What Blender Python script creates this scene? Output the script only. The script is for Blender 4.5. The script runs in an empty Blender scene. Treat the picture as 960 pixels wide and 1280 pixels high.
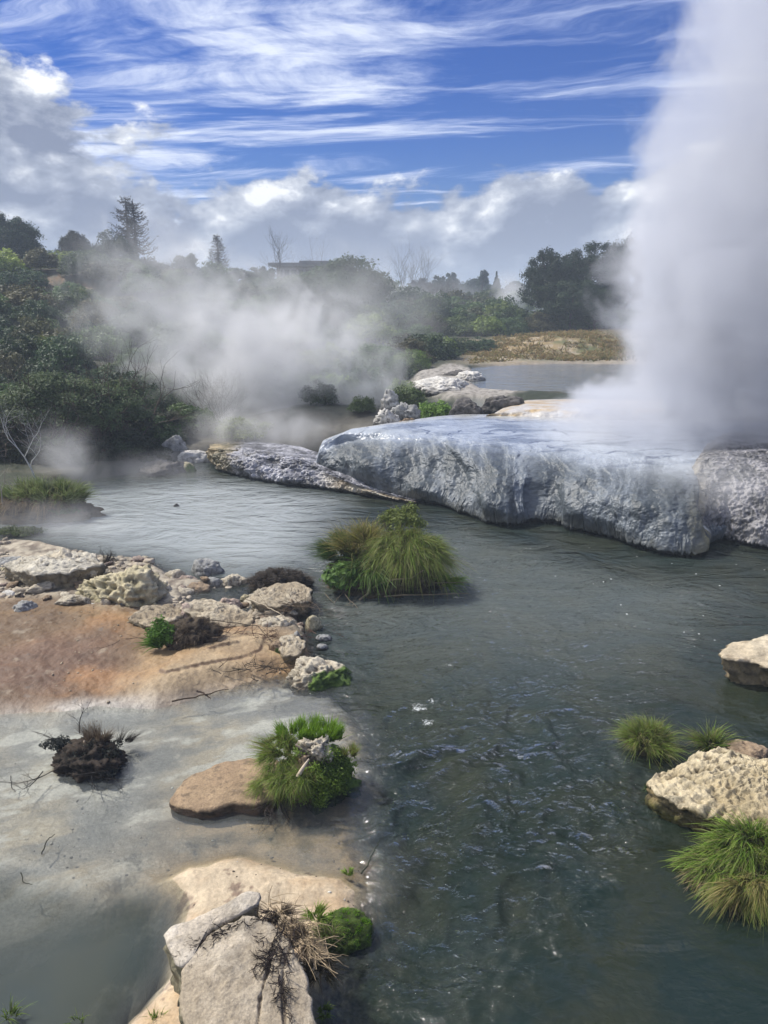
import bpy, math, random
import numpy as np
from mathutils import Vector, Matrix, Euler

random.seed(7)
RNG = np.random.default_rng(11)
scene = bpy.context.scene
COL = scene.collection
R = math.radians

# ------------------------------------------------------------------ camera
CAM_H = 4.5
PITCH = R(15.7)
FPX = 960.0
cam_d = bpy.data.cameras.new('camera')
cam = bpy.data.objects.new('camera', cam_d)
COL.objects.link(cam)
cam.location = (0, 0, CAM_H)
cam.rotation_euler = (R(90) - PITCH, 0, 0)
cam_d.sensor_fit = 'HORIZONTAL'
cam_d.sensor_width = 36
cam_d.lens = 36
cam_d.clip_start = 0.05
cam_d.clip_end = 8000
scene.camera = cam

def ray(px, py):
    x = (px - 480) / FPX
    y = -(py - 640) / FPX
    return np.array([x, math.cos(PITCH) + y * math.sin(PITCH), -math.sin(PITCH) + y * math.cos(PITCH)])

def G(px, py, z=0.0):
    """photo point -> world point on the level z"""
    d = ray(px, py)
    t = (z - CAM_H) / d[2]
    return np.array([d[0] * t, d[1] * t, z])

def D(px, py, Y):
    """photo point -> world point at distance Y"""
    d = ray(px, py)
    t = Y / d[1]
    return np.array([d[0] * t, Y, CAM_H + d[2] * t])

def mpp(Y, z=0.0):
    """metres per photo pixel at distance Y"""
    return (Y * math.cos(PITCH) + (CAM_H - z) * math.sin(PITCH)) / FPX

# ------------------------------------------------------------------ numpy noise
_pr = np.random.default_rng(3)
_PERM = _pr.permutation(256)
_PERM = np.concatenate([_PERM, _PERM, _PERM])
_GR = _pr.normal(size=(256, 3))
_GR /= np.linalg.norm(_GR, axis=1)[:, None]

def perlin(P):
    P = np.asarray(P, dtype=np.float64)
    I = np.floor(P).astype(np.int64)
    F = P - I
    I &= 255
    U = F * F * F * (F * (F * 6 - 15) + 10)
    out = 0
    for dx in (0, 1):
        wx = U[:, 0] if dx else 1 - U[:, 0]
        for dy in (0, 1):
            wy = U[:, 1] if dy else 1 - U[:, 1]
            for dz in (0, 1):
                wz = U[:, 2] if dz else 1 - U[:, 2]
                h = _PERM[_PERM[_PERM[(I[:, 0] + dx) & 255] + ((I[:, 1] + dy) & 255)] + ((I[:, 2] + dz) & 255)]
                g = _GR[h]
                out = out + wx * wy * wz * (g[:, 0] * (F[:, 0] - dx) + g[:, 1] * (F[:, 1] - dy) + g[:, 2] * (F[:, 2] - dz))
    return out * 1.6

def fbm(P, octaves=4, gain=0.5, lac=2.03):
    P = np.asarray(P, dtype=np.float64)
    a, s, out = 1.0, 0.0, 0
    for k in range(octaves):
        out = out + a * perlin(P + 17.3 * k)
        s += a
        a *= gain
        P = P * lac
    return out / s

def ridged(P, octaves=4, gain=0.5, lac=2.1):
    P = np.asarray(P, dtype=np.float64)
    a, s, out = 1.0, 0.0, 0
    for k in range(octaves):
        out = out + a * (1 - np.abs(perlin(P + 9.1 * k)) * 2)
        s += a
        a *= gain
        P = P * lac
    return out / s

def xyz(X, Y, Z=0.0):
    X, Y = np.broadcast_arrays(X, Y)
    return np.stack([X.ravel(), Y.ravel(), np.broadcast_to(Z, X.shape).ravel()], 1)

def sstep(a, b, x):
    t = np.clip((x - a) / (b - a), 0, 1)
    return t * t * (3 - 2 * t)

def mixc(a, b, t):
    t = np.asarray(t)[..., None]
    return np.asarray(a) * (1 - t) + np.asarray(b) * t

def sdpoly(X, Y, poly):
    """signed distance to a polygon, positive inside"""
    d = np.full(X.shape, 1e9)
    ins = np.zeros(X.shape, bool)
    n = len(poly)
    for i in range(n):
        x0, y0 = poly[i][:2]
        x1, y1 = poly[(i + 1) % n][:2]
        ex, ey = x1 - x0, y1 - y0
        wx, wy = X - x0, Y - y0
        t = np.clip((wx * ex + wy * ey) / (ex * ex + ey * ey + 1e-12), 0, 1)
        d = np.minimum(d, (wx - ex * t) ** 2 + (wy - ey * t) ** 2)
        c = (y0 > Y) != (y1 > Y)
        with np.errstate(divide='ignore', invalid='ignore'):
            xi = x0 + (Y - y0) * ex / (ey if abs(ey) > 1e-9 else 1e-9)
        ins ^= c & (X < xi)
    d = np.sqrt(d)
    return np.where(ins, d, -d)

def ppoly(pts, z=0.0):
    return [G(a, b, z) for a, b in pts]

# ------------------------------------------------------------------ mesh helpers
def mesh(name, V, F, colr=None, mat=None, smooth=True, attrs=None):
    """V (n,3); F int array (m,3|4) or list of such arrays; colr (n,3) point colour"""
    V = np.ascontiguousarray(V, dtype=np.float32)
    Fs = F if isinstance(F, list) else [F]
    Fs = [np.asarray(f, dtype=np.int32) for f in Fs if len(f)]
    me = bpy.data.meshes.new(name)
    me.vertices.add(len(V))
    me.vertices.foreach_set('co', V.ravel())
    loops = np.concatenate([f.ravel() for f in Fs])
    sizes = np.concatenate([np.full(len(f), f.shape[1], np.int32) for f in Fs])
    starts = np.concatenate([[0], np.cumsum(sizes)[:-1]]).astype(np.int32)
    me.loops.add(len(loops))
    me.loops.foreach_set('vertex_index', loops)
    me.polygons.add(len(sizes))
    me.polygons.foreach_set('loop_start', starts)
    me.polygons.foreach_set('use_smooth', np.full(len(sizes), bool(smooth)))
    if colr is not None:
        a = me.attributes.new('col', 'FLOAT_COLOR', 'POINT')
        c = np.ones((len(V), 4), np.float32)
        c[:, :3] = np.clip(colr, 0, 1)
        a.data.foreach_set('color', c.ravel())
    for k, v in (attrs or {}).items():
        a = me.attributes.new(k, 'FLOAT', 'POINT')
        a.data.foreach_set('value', np.ascontiguousarray(v, dtype=np.float32).ravel())
    me.update(calc_edges=True)
    if mat is not None:
        me.materials.append(mat)
    return me

def grid_faces(nu, nv, wrap=False):
    """vertex index = j*nu + i"""
    i = np.arange(nu if wrap else nu - 1)
    j = np.arange(nv - 1)
    I, J = np.meshgrid(i, j)
    I, J = I.ravel(), J.ravel()
    I2 = (I + 1) % nu
    return np.stack([J * nu + I, J * nu + I2, (J + 1) * nu + I2, (J + 1) * nu + I], 1)

def obj(name, me, parent=None, loc=None, rot=None, scale=None, label=None, cat=None, group=None, kind=None):
    o = bpy.data.objects.new(name, me)
    COL.objects.link(o)
    if parent is not None:
        o.parent = parent
    if loc is not None:
        o.location = [float(v) for v in loc]
    if rot is not None:
        o.rotation_euler = rot
    if scale is not None:
        o.scale = (scale,) * 3 if isinstance(scale, (int, float)) else scale
    tag(o, label, cat, group, kind)
    return o

def tag(o, label=None, cat=None, group=None, kind=None):
    if label: o['label'] = label
    if cat: o['category'] = cat
    if group: o['group'] = group
    if kind: o['kind'] = kind
    return o

def empty(name, loc, label, cat, group=None, rz=0.0):
    o = bpy.data.objects.new(name, None)
    COL.objects.link(o)
    o.location = [float(v) for v in loc]
    o.rotation_euler = (0, 0, rz)
    o.empty_display_size = 0.2
    return tag(o, label, cat, group)

class Acc:
    """collects vertices, quads/tris and colours of one mesh"""
    def __init__(self):
        self.V, self.Q, self.T, self.C, self.n = [], [], [], [], 0
    def add(self, V, Q=None, T=None, C=(0.5, 0.5, 0.5)):
        V = np.asarray(V, float)
        self.V.append(V)
        C = np.asarray(C, float)
        self.C.append(np.broadcast_to(C, (len(V), 3)) if C.ndim == 1 else C)
        if Q is not None and len(Q): self.Q.append(np.asarray(Q) + self.n)
        if T is not None and len(T): self.T.append(np.asarray(T) + self.n)
        self.n += len(V)
    def mesh(self, name, mat, smooth=True):
        F = []
        if self.Q: F.append(np.concatenate(self.Q))
        if self.T: F.append(np.concatenate(self.T))
        return mesh(name, np.concatenate(self.V), F, np.concatenate(self.C), mat, smooth)

def tube(acc, pts, radii, C, seg=6, cap=True):
    pts = np.asarray(pts, float)
    n = len(pts)
    radii = np.broadcast_to(radii, (n,)) if np.ndim(radii) == 0 else np.asarray(radii)
    T = np.gradient(pts, axis=0)
    T /= np.linalg.norm(T, axis=1)[:, None] + 1e-9
    ref = np.array([0.31, 0.2, 0.93]) if abs(T[0][2]) < 0.8 else np.array([0.9, 0.31, 0.1])
    A = np.cross(T, ref); A /= np.linalg.norm(A, axis=1)[:, None] + 1e-9
    B = np.cross(T, A)
    ph = np.linspace(0, 2 * math.pi, seg, endpoint=False)
    V = pts[:, None, :] + radii[:, None, None] * (np.cos(ph)[None, :, None] * A[:, None, :] + np.sin(ph)[None, :, None] * B[:, None, :])
    V = V.reshape(-1, 3)
    Cc = np.asarray(C, float)
    if Cc.ndim == 2: Cc = np.repeat(Cc, seg, axis=0)
    acc.add(V, grid_faces(seg, n, True), None, Cc)

# ------------------------------------------------------------------ node helper
class NB:
    def __init__(self, tree):
        self.t = tree
        self.t.nodes.clear()
    def n(self, typ, **kw):
        x = self.t.nodes.new(typ)
        for k, v in kw.items():
            setattr(x, k, v)
        return x
    def put(self, sock, v):
        if isinstance(v, bpy.types.NodeSocket):
            self.t.links.new(v, sock)
        elif v is not None:
            sock.default_value = v
    def math(self, op, a, b=None, c=None, clamp=False):
        x = self.n('ShaderNodeMath', operation=op, use_clamp=clamp)
        self.put(x.inputs[0], a)
        if b is not None: self.put(x.inputs[1], b)
        if c is not None: self.put(x.inputs[2], c)
        return x.outputs[0]
    def add(self, a, b): return self.math('ADD', a, b)
    def sub(self, a, b): return self.math('SUBTRACT', a, b)
    def mul(self, a, b, clamp=False): return self.math('MULTIPLY', a, b, clamp=clamp)
    def div(self, a, b): return self.math('DIVIDE', a, b)
    def vmath(self, op, a, b=None, scale=None):
        x = self.n('ShaderNodeVectorMath', operation=op)
        self.put(x.inputs[0], a)
        if b is not None: self.put(x.inputs[1], b)
        if scale is not None: self.put(x.inputs['Scale'], scale)
        return x.outputs['Value'] if op in ('LENGTH', 'DOT_PRODUCT', 'DISTANCE') else x.outputs[0]
    def sep(self, v):
        x = self.n('ShaderNodeSeparateXYZ'); self.put(x.inputs[0], v); return x.outputs
    def comb(self, a, b, c):
        x = self.n('ShaderNodeCombineXYZ')
        self.put(x.inputs[0], a); self.put(x.inputs[1], b); self.put(x.inputs[2], c)
        return x.outputs[0]
    def noise(self, vec, scale, detail=4, rough=0.5, dist=0.0, col=False):
        x = self.n('ShaderNodeTexNoise')
        if vec is not None: self.put(x.inputs['Vector'], vec)
        self.put(x.inputs['Scale'], scale); self.put(x.inputs['Detail'], detail)
        self.put(x.inputs['Roughness'], rough); self.put(x.inputs['Distortion'], dist)
        return x.outputs['Color' if col else 'Fac']
    def map(self, v, a, b, c=0.0, d=1.0, smooth=True):
        x = self.n('ShaderNodeMapRange')
        if smooth: x.interpolation_type = 'SMOOTHSTEP'
        self.put(x.inputs['Value'], v)
        self.put(x.inputs['From Min'], a); self.put(x.inputs['From Max'], b)
        self.put(x.inputs['To Min'], c); self.put(x.inputs['To Max'], d)
        return x.outputs['Result']
    def mixc(self, f, a, b, blend='MIX'):
        x = self.n('ShaderNodeMix', data_type='RGBA', blend_type=blend)
        self.put(x.inputs['Factor'], f)
        self.put(x.inputs[6], a if not isinstance(a, tuple) else (*a[:3], 1))
        self.put(x.inputs[7], b if not isinstance(b, tuple) else (*b[:3], 1))
        return x.outputs[2]
    def attr(self, name, out='Color'):
        x = self.n('ShaderNodeAttribute', attribute_name=name)
        return x.outputs[out]

def new_mat(name):
    m = bpy.data.materials.new(name)
    m.use_nodes = True
    return m, NB(m.node_tree)

def surf_mat(name, rough=0.8, var=0.25, vscale=6.0, bump=0.3, bscale=20.0, bdist=0.02, spec=0.3,
             obj_tint=False, trans=0.0, vdetail=5, rough_attr=None):
    """colour from the point attribute, broken up by noise, with a fine bump"""
    m, b = new_mat(name)
    tc = b.n('ShaderNodeTexCoord').outputs['Object']
    c = b.attr('col')
    if var > 0:
        nz = b.noise(tc, vscale, vdetail, 0.6)
        f = b.map(nz, 0.25, 0.75, 1 - var, 1 + var, smooth=False)
        c = b.vmath('SCALE', c, scale=f)
        nz2 = b.noise(tc, vscale * 11.0, 6, 0.7)
        c = b.vmath('SCALE', c, scale=b.map(nz2, 0.3, 0.7, 1 - var * 0.9, 1 + var * 0.7, smooth=False))
    if obj_tint:
        oi = b.n('ShaderNodeObjectInfo')
        c = b.vmath('MULTIPLY', c, oi.outputs['Color'])
    p = b.n('ShaderNodeBsdfPrincipled')
    b.put(p.inputs['Base Color'], c)
    if rough_attr:
        b.put(p.inputs['Roughness'], b.math('MULTIPLY_ADD', b.attr(rough_attr, 'Fac'), 0.12 - rough, rough))
    else:
        p.inputs['Roughness'].default_value = rough
    p.inputs['Specular IOR Level'].default_value = spec
    if bump > 0:
        bn = b.n('ShaderNodeBump')
        bn.inputs['Strength'].default_value = bump
        bn.inputs['Distance'].default_value = bdist
        b.put(bn.inputs['Height'], b.noise(tc, bscale, 8, 0.65))
        b.put(p.inputs['Normal'], bn.outputs[0])
    out = b.n('ShaderNodeOutputMaterial')
    sh = p.outputs[0]
    if trans > 0:
        tr = b.n('ShaderNodeBsdfTranslucent')
        b.put(tr.inputs['Color'], c)
        mx = b.n('ShaderNodeMixShader')
        mx.inputs[0].default_value = trans
        b.put(mx.inputs[1], sh); b.put(mx.inputs[2], tr.outputs[0])
        sh = mx.outputs[0]
    b.put(out.inputs['Surface'], sh)
    return m

M_ROCK = surf_mat('rock_mat', 0.85, 0.35, 5.0, 0.7, 26.0, 0.03)
M_GROUND = surf_mat('ground_mat', 0.8, 0.28, 3.0, 0.55, 22.0, 0.02, 0.35, vdetail=8, rough_attr='wet')
M_SINTER = surf_mat('sinter_mat', 0.5, 0.2, 4.0, 0.35, 18.0, 0.02, 0.5, rough_attr='wet')
M_LEAF = surf_mat('leaf_mat', 0.55, 0.0, 1.0, 0.0, 1.0, 0.0, 0.35, obj_tint=True, trans=0.3)
M_GRASS = surf_mat('grass_mat', 0.55, 0.0, 1.0, 0.0, 1.0, 0.0, 0.3, trans=0.38)
M_BARK = surf_mat('bark_mat', 0.9, 0.3, 9.0, 0.4, 30.0, 0.01, 0.2)
M_SOIL = surf_mat('soil_mat', 0.9, 0.4, 9.0, 0.8, 25.0, 0.03, 0.2)
M_PAINT = surf_mat('wall_mat', 0.7, 0.12, 1.5, 0.1, 10.0, 0.01, 0.3)

def ico(name, sub=3):
    import bmesh
    bm = bmesh.new()
    bmesh.ops.create_icosphere(bm, subdivisions=sub, radius=1.0)
    me = bpy.data.meshes.new(name)
    bm.to_mesh(me); bm.free()
    return me
# ------------------------------------------------------------------ light and sky
SUN_EL, SUN_AZ = R(50), R(-62)          # azimuth from +Y towards +X (negative: from the left)
sd = bpy.data.lights.new('sun', 'SUN')
sd.energy = 4.0
sd.angle = R(1.2)
sd.color = (1.0, 0.95, 0.87)
sun = bpy.data.objects.new('sun', sd)
COL.objects.link(sun)
sdir = Vector((math.sin(SUN_AZ) * math.cos(SUN_EL), math.cos(SUN_AZ) * math.cos(SUN_EL), math.sin(SUN_EL)))
sun.rotation_euler = sdir.to_track_quat('Z', 'Y').to_euler()
sun.location = (-20, 10, 30)

w = bpy.data.worlds.new('World')
scene.world = w
w.use_nodes = True
b = NB(w.node_tree)
sky = b.n('ShaderNodeTexSky', sky_type='NISHITA')
sky.sun_disc = False
sky.sun_elevation = SUN_EL
sky.sun_rotation = SUN_AZ
sky.air_density = 1.0
sky.dust_density = 0.3
sky.ozone_density = 3.0
hs = b.n('ShaderNodeHueSaturation')
hs.inputs['Saturation'].default_value = 1.75
hs.inputs['Value'].default_value = 0.80
b.put(hs.inputs['Color'], sky.outputs[0])
skyc = b.vmath('MULTIPLY', hs.outputs[0], (0.27, 0.46, 0.86))
d = b.n('ShaderNodeTexCoord').outputs['Generated']
dx, dy, dz = b.sep(d)
el = b.math('ARCSINE', dz)                       # radians
az = b.math('ARCTAN2', dx, dy)
elc = b.math('MAXIMUM', dz, 0.0)
# cirrus on a high sheet
den = b.add(elc, 0.10)
cx, cy = b.div(dx, den), b.div(dy, den)
cyr = b.add(cy, b.mul(cx, 0.16))
warp = b.noise(b.comb(b.mul(cx, 0.35), b.mul(cyr, 0.9), 3.0), 1.0, 3, 0.5, 0.0)
w2 = b.add(b.mul(b.sub(warp, 0.5), 1.4), b.mul(b.sub(b.noise(b.comb(b.mul(cx, 1.1), b.mul(cyr, 1.5), 9.0), 1.0, 4, 0.6, 0.5), 0.5), 0.5))
cir = b.noise(b.comb(b.mul(cx, 0.62), b.add(b.mul(cyr, 1.9), w2), 0.7), 1.0, 8, 0.64, 1.0)
cir_f = b.noise(b.comb(b.mul(cx, 1.6), b.add(b.mul(cyr, 11.0), b.mul(w2, 6.0)), 5.7), 1.0, 5, 0.6, 0.3)
cirs = b.add(b.mul(cir, 0.82), b.mul(cir_f, 0.18))
cir_m = b.map(cirs, 0.445, 0.66, 0.0, 1.0)
# more veil towards the left half, top right stays deep blue
veil = b.map(az, R(-24), R(20), 0.075, -0.02)
cir_m = b.map(b.add(cirs, veil), 0.465, 0.69, 0.0, 0.92)
cir_col = b.mixc(cir_m, (0.50, 0.60, 0.92), (0.82, 0.87, 0.97))
c1 = b.mixc(cir_m, b.vmath('SCALE', skyc, scale=0.1), cir_col)
# cumulus: low band plus a bank rising on the left
def cum(off):
    v = b.comb(b.mul(b.add(az, off[0]), 5.6), b.mul(b.add(el, off[1]), 10.0), 2.3)
    return b.noise(v, 1.0, 10, 0.58, 0.15)
n0 = cum((0, 0))
n1 = cum((-0.02, 0.022))
lim = b.map(az, R(-30), R(-15), R(18), R(8.2))
lim = b.add(lim, b.map(az, R(8), R(20), 0.0, R(2.4)))
edge = b.sub(lim, el)
cov = b.add(n0, b.map(edge, R(-5.5), R(4.5), -0.32, 0.22, smooth=False))
cum_m = b.map(cov, 0.45, 0.53, 0.0, 1.0)
lit = b.mul(b.sub(n0, n1), 5.5)
thick = b.map(cov, 0.44, 0.80, 0.40, -0.16)
big = b.noise(b.comb(b.mul(az, 2.6), b.mul(el, 6.0), 8.1), 1.0, 5, 0.6, 0.6)
lum = b.add(b.add(0.17, lit), b.add(thick, b.mul(b.sub(big, 0.5), 1.5)))
lum = b.add(lum, b.map(az, R(-30), R(5), 0.12, -0.02))
ccol = b.n('ShaderNodeValToRGB')
cr = ccol.color_ramp
cr.elements[0].position = 0.12; cr.elements[0].color = (0.19, 0.225, 0.33, 1)
cr.elements[1].position = 1.0; cr.elements[1].color = (0.97, 0.98, 1.0, 1)
e = cr.elements.new(0.52); e.color = (0.36, 0.40, 0.50, 1)
e = cr.elements.new(0.80); e.color = (0.62, 0.65, 0.72, 1)
b.put(ccol.inputs[0], lum)
# broken bright cloud overhead on the left, above the frame
hi = b.noise(b.comb(b.mul(cx, 1.5), b.mul(cyr, 1.9), 12.5), 1.0, 8, 0.60, 0.4)
hi_m = b.mul(b.map(az, R(4), R(-18), 0.0, 1.0), b.map(el, R(15.5), R(24), 0.0, 1.0))
hi_m = b.map(b.add(hi, b.mul(hi_m, 0.36)), 0.60, 0.84, 0.0, 0.95)
hi_m = b.mul(hi_m, b.map(el, R(14.5), R(19), 0.0, 1.0))
hi_c = b.mixc(b.map(hi, 0.35, 0.62), (0.62, 0.65, 0.72), (0.93, 0.95, 0.98))
c1 = b.mixc(hi_m, c1, hi_c)
c2 = b.mixc(cum_m, c1, ccol.outputs[0])
bg = b.n('ShaderNodeBackground')
b.put(bg.inputs[0], c2)
bg.inputs[1].default_value = 1.0
b.put(b.n('ShaderNodeOutputWorld').inputs[0], bg.outputs[0])

vs = scene.view_settings
vs.view_transform = 'Standard'
vs.look = 'None'
vs.exposure = 0.34
vs.gamma = 1.0
vs.use_curve_mapping = False
scene.render.engine = 'CYCLES'
cy_ = scene.cycles
cy_.use_denoising = True
cy_.use_adaptive_sampling = True
cy_.adaptive_threshold = 0.02
cy_.max_bounces = 8
cy_.diffuse_bounces = 2
cy_.glossy_bounces = 2
cy_.transmission_bounces = 4
cy_.transparent_max_bounces = 24
cy_.volume_bounces = 3
cy_.volume_step_rate = 1.0
cy_.volume_max_steps = 256
cy_.sample_clamp_indirect = 4.0
cy_.caustics_reflective = False
cy_.caustics_refractive = False
# ------------------------------------------------------------------ the land
P_MUD = ppoly([(-500, 668), (-60, 668), (60, 672), (130, 690), (205, 694), (232, 716), (300, 722), (345, 737), (392, 746),
               (398, 775), (408, 800), (425, 835), (400, 850), (350, 853), (300, 862), (262, 871), (225, 880), (190, 884),
               (165, 884), (140, 884), (110, 884), (88, 888), (60, 892), (0, 896), (-500, 900)])
P_POOLET = ppoly([(232, 742), (262, 735), (300, 732), (312, 745), (300, 752), (318, 762), (308, 780), (286, 780), (268, 760), (240, 752)])
P_SHAL = ppoly([(-600, 880), (190, 870), (340, 850), (410, 850), (452, 905), (462, 960), (455, 1010), (468, 1060), (474, 1110),
                (440, 1180), (400, 1230), (398, 1300), (130, 1300), (205, 1215), (200, 1130), (160, 1120), (120, 1160), (60, 1175), (0, 1190), (-600, 1230)])
P_SAND = ppoly([(196, 1098), (235, 1076), (300, 1068), (360, 1082), (430, 1092), (458, 1108), (462, 1150), (430, 1190), (395, 1230), (396, 1330),
                (120, 1330), (150, 1275), (205, 1215), (212, 1170), (222, 1130)])
P_SANDT = ppoly([(150, 862), (190, 822), (260, 795), (330, 790), (372, 800), (368, 835), (330, 852), (250, 868), (190, 884)])
P_RED = ppoly([(-40, 830), (60, 800), (140, 800), (160, 835), (120, 870), (20, 890), (-60, 880)])
P_RUBBLE = ppoly([(-400, 668), (60, 672), (205, 694), (300, 722), (392, 746), (405, 800), (380, 805), (270, 775), (140, 765), (60, 755), (-400, 752)])
P_BANK = ppoly([(-2500, 640), (-700, 655), (-60, 655), (40, 648), (78, 632), (98, 612), (130, 600), (190, 590), (240, 580), (270, 574),
                (330, 568), (420, 566), (520, 590), (640, 620), (800, 650), (900, 655), (1000, 660), (1400, 680), (3000, 700)])
P_BANK = [G(-2500, 640) * [1, 1, 1] + [-200, 0, 0]] + P_BANK + [G(3000, 700) + [200, 0, 0], np.array([2500, 3000, 0]), np.array([-2500, 3000, 0])]
P_UPOOL = ppoly([(572, 470), (598, 460), (618, 458), (700, 455), (800, 456), (950, 462), (1100, 490), (900, 497), (760, 497), (700, 491), (640, 489), (600, 487)], 1.2)
P_MEAD = [D(590, 455, 38), D(560, 430, 52), D(700, 418, 58), D(830, 415, 60), D(1200, 420, 60), D(1200, 460, 36), D(800, 458, 36), D(700, 458, 36)]
P_PALE = ppoly([(520, 465), (560, 458), (600, 466), (625, 480), (650, 494), (620, 500), (560, 498), (515, 480)], 1.15)
RBED = ppoly([(300, 1150), (400, 1000), (480, 900), (560, 870), (640, 1000), (620, 1400), (300, 1400)])

_ctl = []
def ctl(px, py, Y, z=None):
    p = D(px, py, Y)
    _ctl.append((p[0] / Y, math.log(Y), p[2] if z is None else z))
for px in (-900, -500, -200, 60, 200, 330): ctl(px, 500, 21.0 if px < 250 else 23.5, 0.25)
for px in (450, 560, 700, 860, 1050, 1400): ctl(px, 500, 17.5, 0.4); ctl(px, 500, 21.5, 0.75)
for px in (400, 520, 620, 720, 900, 1100, 1500): ctl(px, 500, 25, 1.0)
for a in [(-900, 440, 30), (-200, 470, 28), (100, 510, 26), (250, 520, 27), (-200, 440, 34), (100, 450, 34), (250, 480, 33), (360, 500, 33),
          (440, 500, 31), (480, 480, 34), (-900, 380, 44), (-200, 390, 44), (60, 390, 46), (160, 395, 46), (250, 425, 44), (350, 455, 42), (430, 455, 44), (500, 450, 46),
          (-900, 330, 62), (-200, 335, 62), (60, 337, 62), (130, 345, 64), (200, 365, 66), (300, 385, 66), (380, 395, 66), (450, 420, 66), (520, 425, 64),
          (200, 362, 84), (300, 368, 84), (380, 366, 88), (420, 366, 88), (450, 395, 84), (500, 405, 84), (580, 405, 84),
          (-900, 340, 100), (0, 350, 100), (200, 358, 120), (400, 366, 120), (520, 392, 120), (620, 395, 120),
          (620, 448, 41), (700, 446, 42), (800, 446, 42), (1000, 446, 42), (600, 432, 50), (700, 420, 50), (800, 420, 50), (1000, 420, 50), (1500, 430, 45),
          (620, 415, 62), (720, 410, 64), (850, 408, 66), (1100, 405, 66), (700, 398, 90), (900, 398, 90), (1300, 390, 90),
          (480, 392, 170), (600, 390, 170), (800, 388, 170), (1200, 385, 170)]:
    ctl(*a)
for px in (-1500, -600, 0, 500, 1000, 1900):
    for Y, z in ((260, 3.0), (700, 3.6), (2500, 4.0)):
        p = D(px, 400, Y); _ctl.append((p[0] / Y, math.log(Y), z))
_ctl = np.array(_ctl)

def hill_h(X, Y):
    Yc = np.maximum(Y, 4.0)
    a, l = X / Yc, np.log(np.hypot(X, Y) * 0.97 + 1e-6)
    l = np.log(Yc)
    num = np.zeros_like(X); den = np.zeros_like(X)
    for ca, cl, cz in _ctl:
        d2 = ((a - ca) * 1.6) ** 2 + ((l - cl) * 1.9) ** 2 + 0.0012
        w_ = d2 ** -2.0
        num += w_ * cz; den += w_
    return num / den

def land_h(X, Y, detail=True):
    shp = X.shape
    X = X.ravel().astype(float); Y = Y.ravel().astype(float)
    wob = fbm(xyz(X, Y) * 1.3, 3) * 0.16
    n1 = fbm(xyz(X, Y, 5.0) * 0.6, 4)
    n2 = fbm(xyz(X, Y, 9.0) * 3.0, 5)
    n3 = fbm(xyz(X, Y, 4.0) * 12.0, 3)
    h = -0.75 + 0.2 * n1 + 0.08 * n2
    s = sdpoly(X, Y, P_SHAL) + wob + 0.22 * n1 + 0.10 * n2
    h = h + (np.minimum(-0.012, -0.07 + 0.065 * n1 + 0.016 * n2) - h) * sstep(-0.85, 0.25, s)
    # the grey pool in the lower left stays a hand deep
    pool = sdpoly(X, Y, ppoly([(-400, 1060), (0, 1065), (80, 1090), (140, 1120), (200, 1150), (200, 1215), (150, 1260), (100, 1400), (-500, 1500)])) + wob * 0.7
    h = h - (0.20 + 0.12 * n1) * sstep(-0.1, 0.4, pool)
    s = sdpoly(X, Y, P_MUD) + wob * 0.7
    k = sstep(-0.25, 0.45, s)
    h = h * (1 - k) + (0.09 + 0.07 * n1 + 0.035 * n2 + 0.012 * n3) * k
    s = sdpoly(X, Y, P_SANDT) + wob * 0.3
    k = sstep(-0.3, 0.9, s)
    step = 0.035 * (sstep(0.40, 0.44, s + 0.04 * n1) + sstep(0.70, 0.74, s + 0.05 * n2))
    h = h + k * (0.10 + step - 0.02 * n2)
    s = sdpoly(X, Y, P_POOLET) + wob * 0.25
    h = h - 0.26 * sstep(-0.18, 0.2, s)
    s = sdpoly(X, Y, P_SAND) + wob * 0.25
    k = sstep(-0.12, 0.25, s)
    h = h * (1 - k) + (0.06 + 0.04 * n1 + 0.025 * n2 + 0.008 * n3) * k
    far = sdpoly(X, Y, P_BANK) + wob
    k = sstep(-0.4, 0.7, far)
    hh = hill_h(X, Y)
    r = np.hypot(X, Y)
    hh = hh + (0.12 * n1 + 0.05 * n2) * np.clip(r / 30, 0.3, 2.0)
    s = sdpoly(X, Y, P_UPOOL)
    hh = hh + (1.30 + 0.06 * n1 + 0.03 * n2 - hh) * sstep(-3.0, -0.9, s)
    hh = hh - (hh - 0.85) * sstep(-0.45, 0.5, s + 0.4 * n1)
    inpale = sstep(-0.4, 0.4, sdpoly(X, Y, P_PALE) + 0.3 * n1)
    hh = hh + (1.27 + 0.05 * n1 + 0.03 * n2 - hh) * inpale * (1 - sstep(-0.2, 0.6, s))
    h = h * (1 - k) + hh * k
    return h.reshape(shp)

def land_z(x, y):
    return float(land_h(np.array([x]), np.array([y]))[0])

def polar(azs, rs):
    A, RR = np.meshgrid(azs, rs)
    return RR * np.sin(A), RR * np.cos(A)

az_f = np.radians(np.linspace(-31, 31, 780))
az_all = np.concatenate([az_f, np.radians(np.linspace(31, 329, 70)[1:-1])])
rs_land = np.concatenate([np.geomspace(0.4, 3.2, 10, endpoint=False), np.geomspace(3.2, 14, 700, endpoint=False), np.geomspace(14, 27, 130, endpoint=False),
                          np.geomspace(27, 140, 160, endpoint=False), np.geomspace(140, 3500, 40)])
X, Y = polar(az_all, rs_land)
Z = land_h(X, Y)
fx, fy = X.ravel(), Y.ravel()
n1 = fbm(xyz(fx, fy, 2.0) * 0.9, 4); n2 = fbm(xyz(fx, fy, 7.0) * 4.0, 5); n3 = fbm(xyz(fx, fy, 1.0) * 0.25, 4)
n4 = fbm(xyz(fx, fy, 3.0) * 14, 3)
zr = Z.ravel()
C = mixc((0.045, 0.05, 0.035), (0.12, 0.105, 0.06), sstep(-0.1, 0.5, n1))            # river bed
wet = np.full(fx.shape, 0.5)
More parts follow.
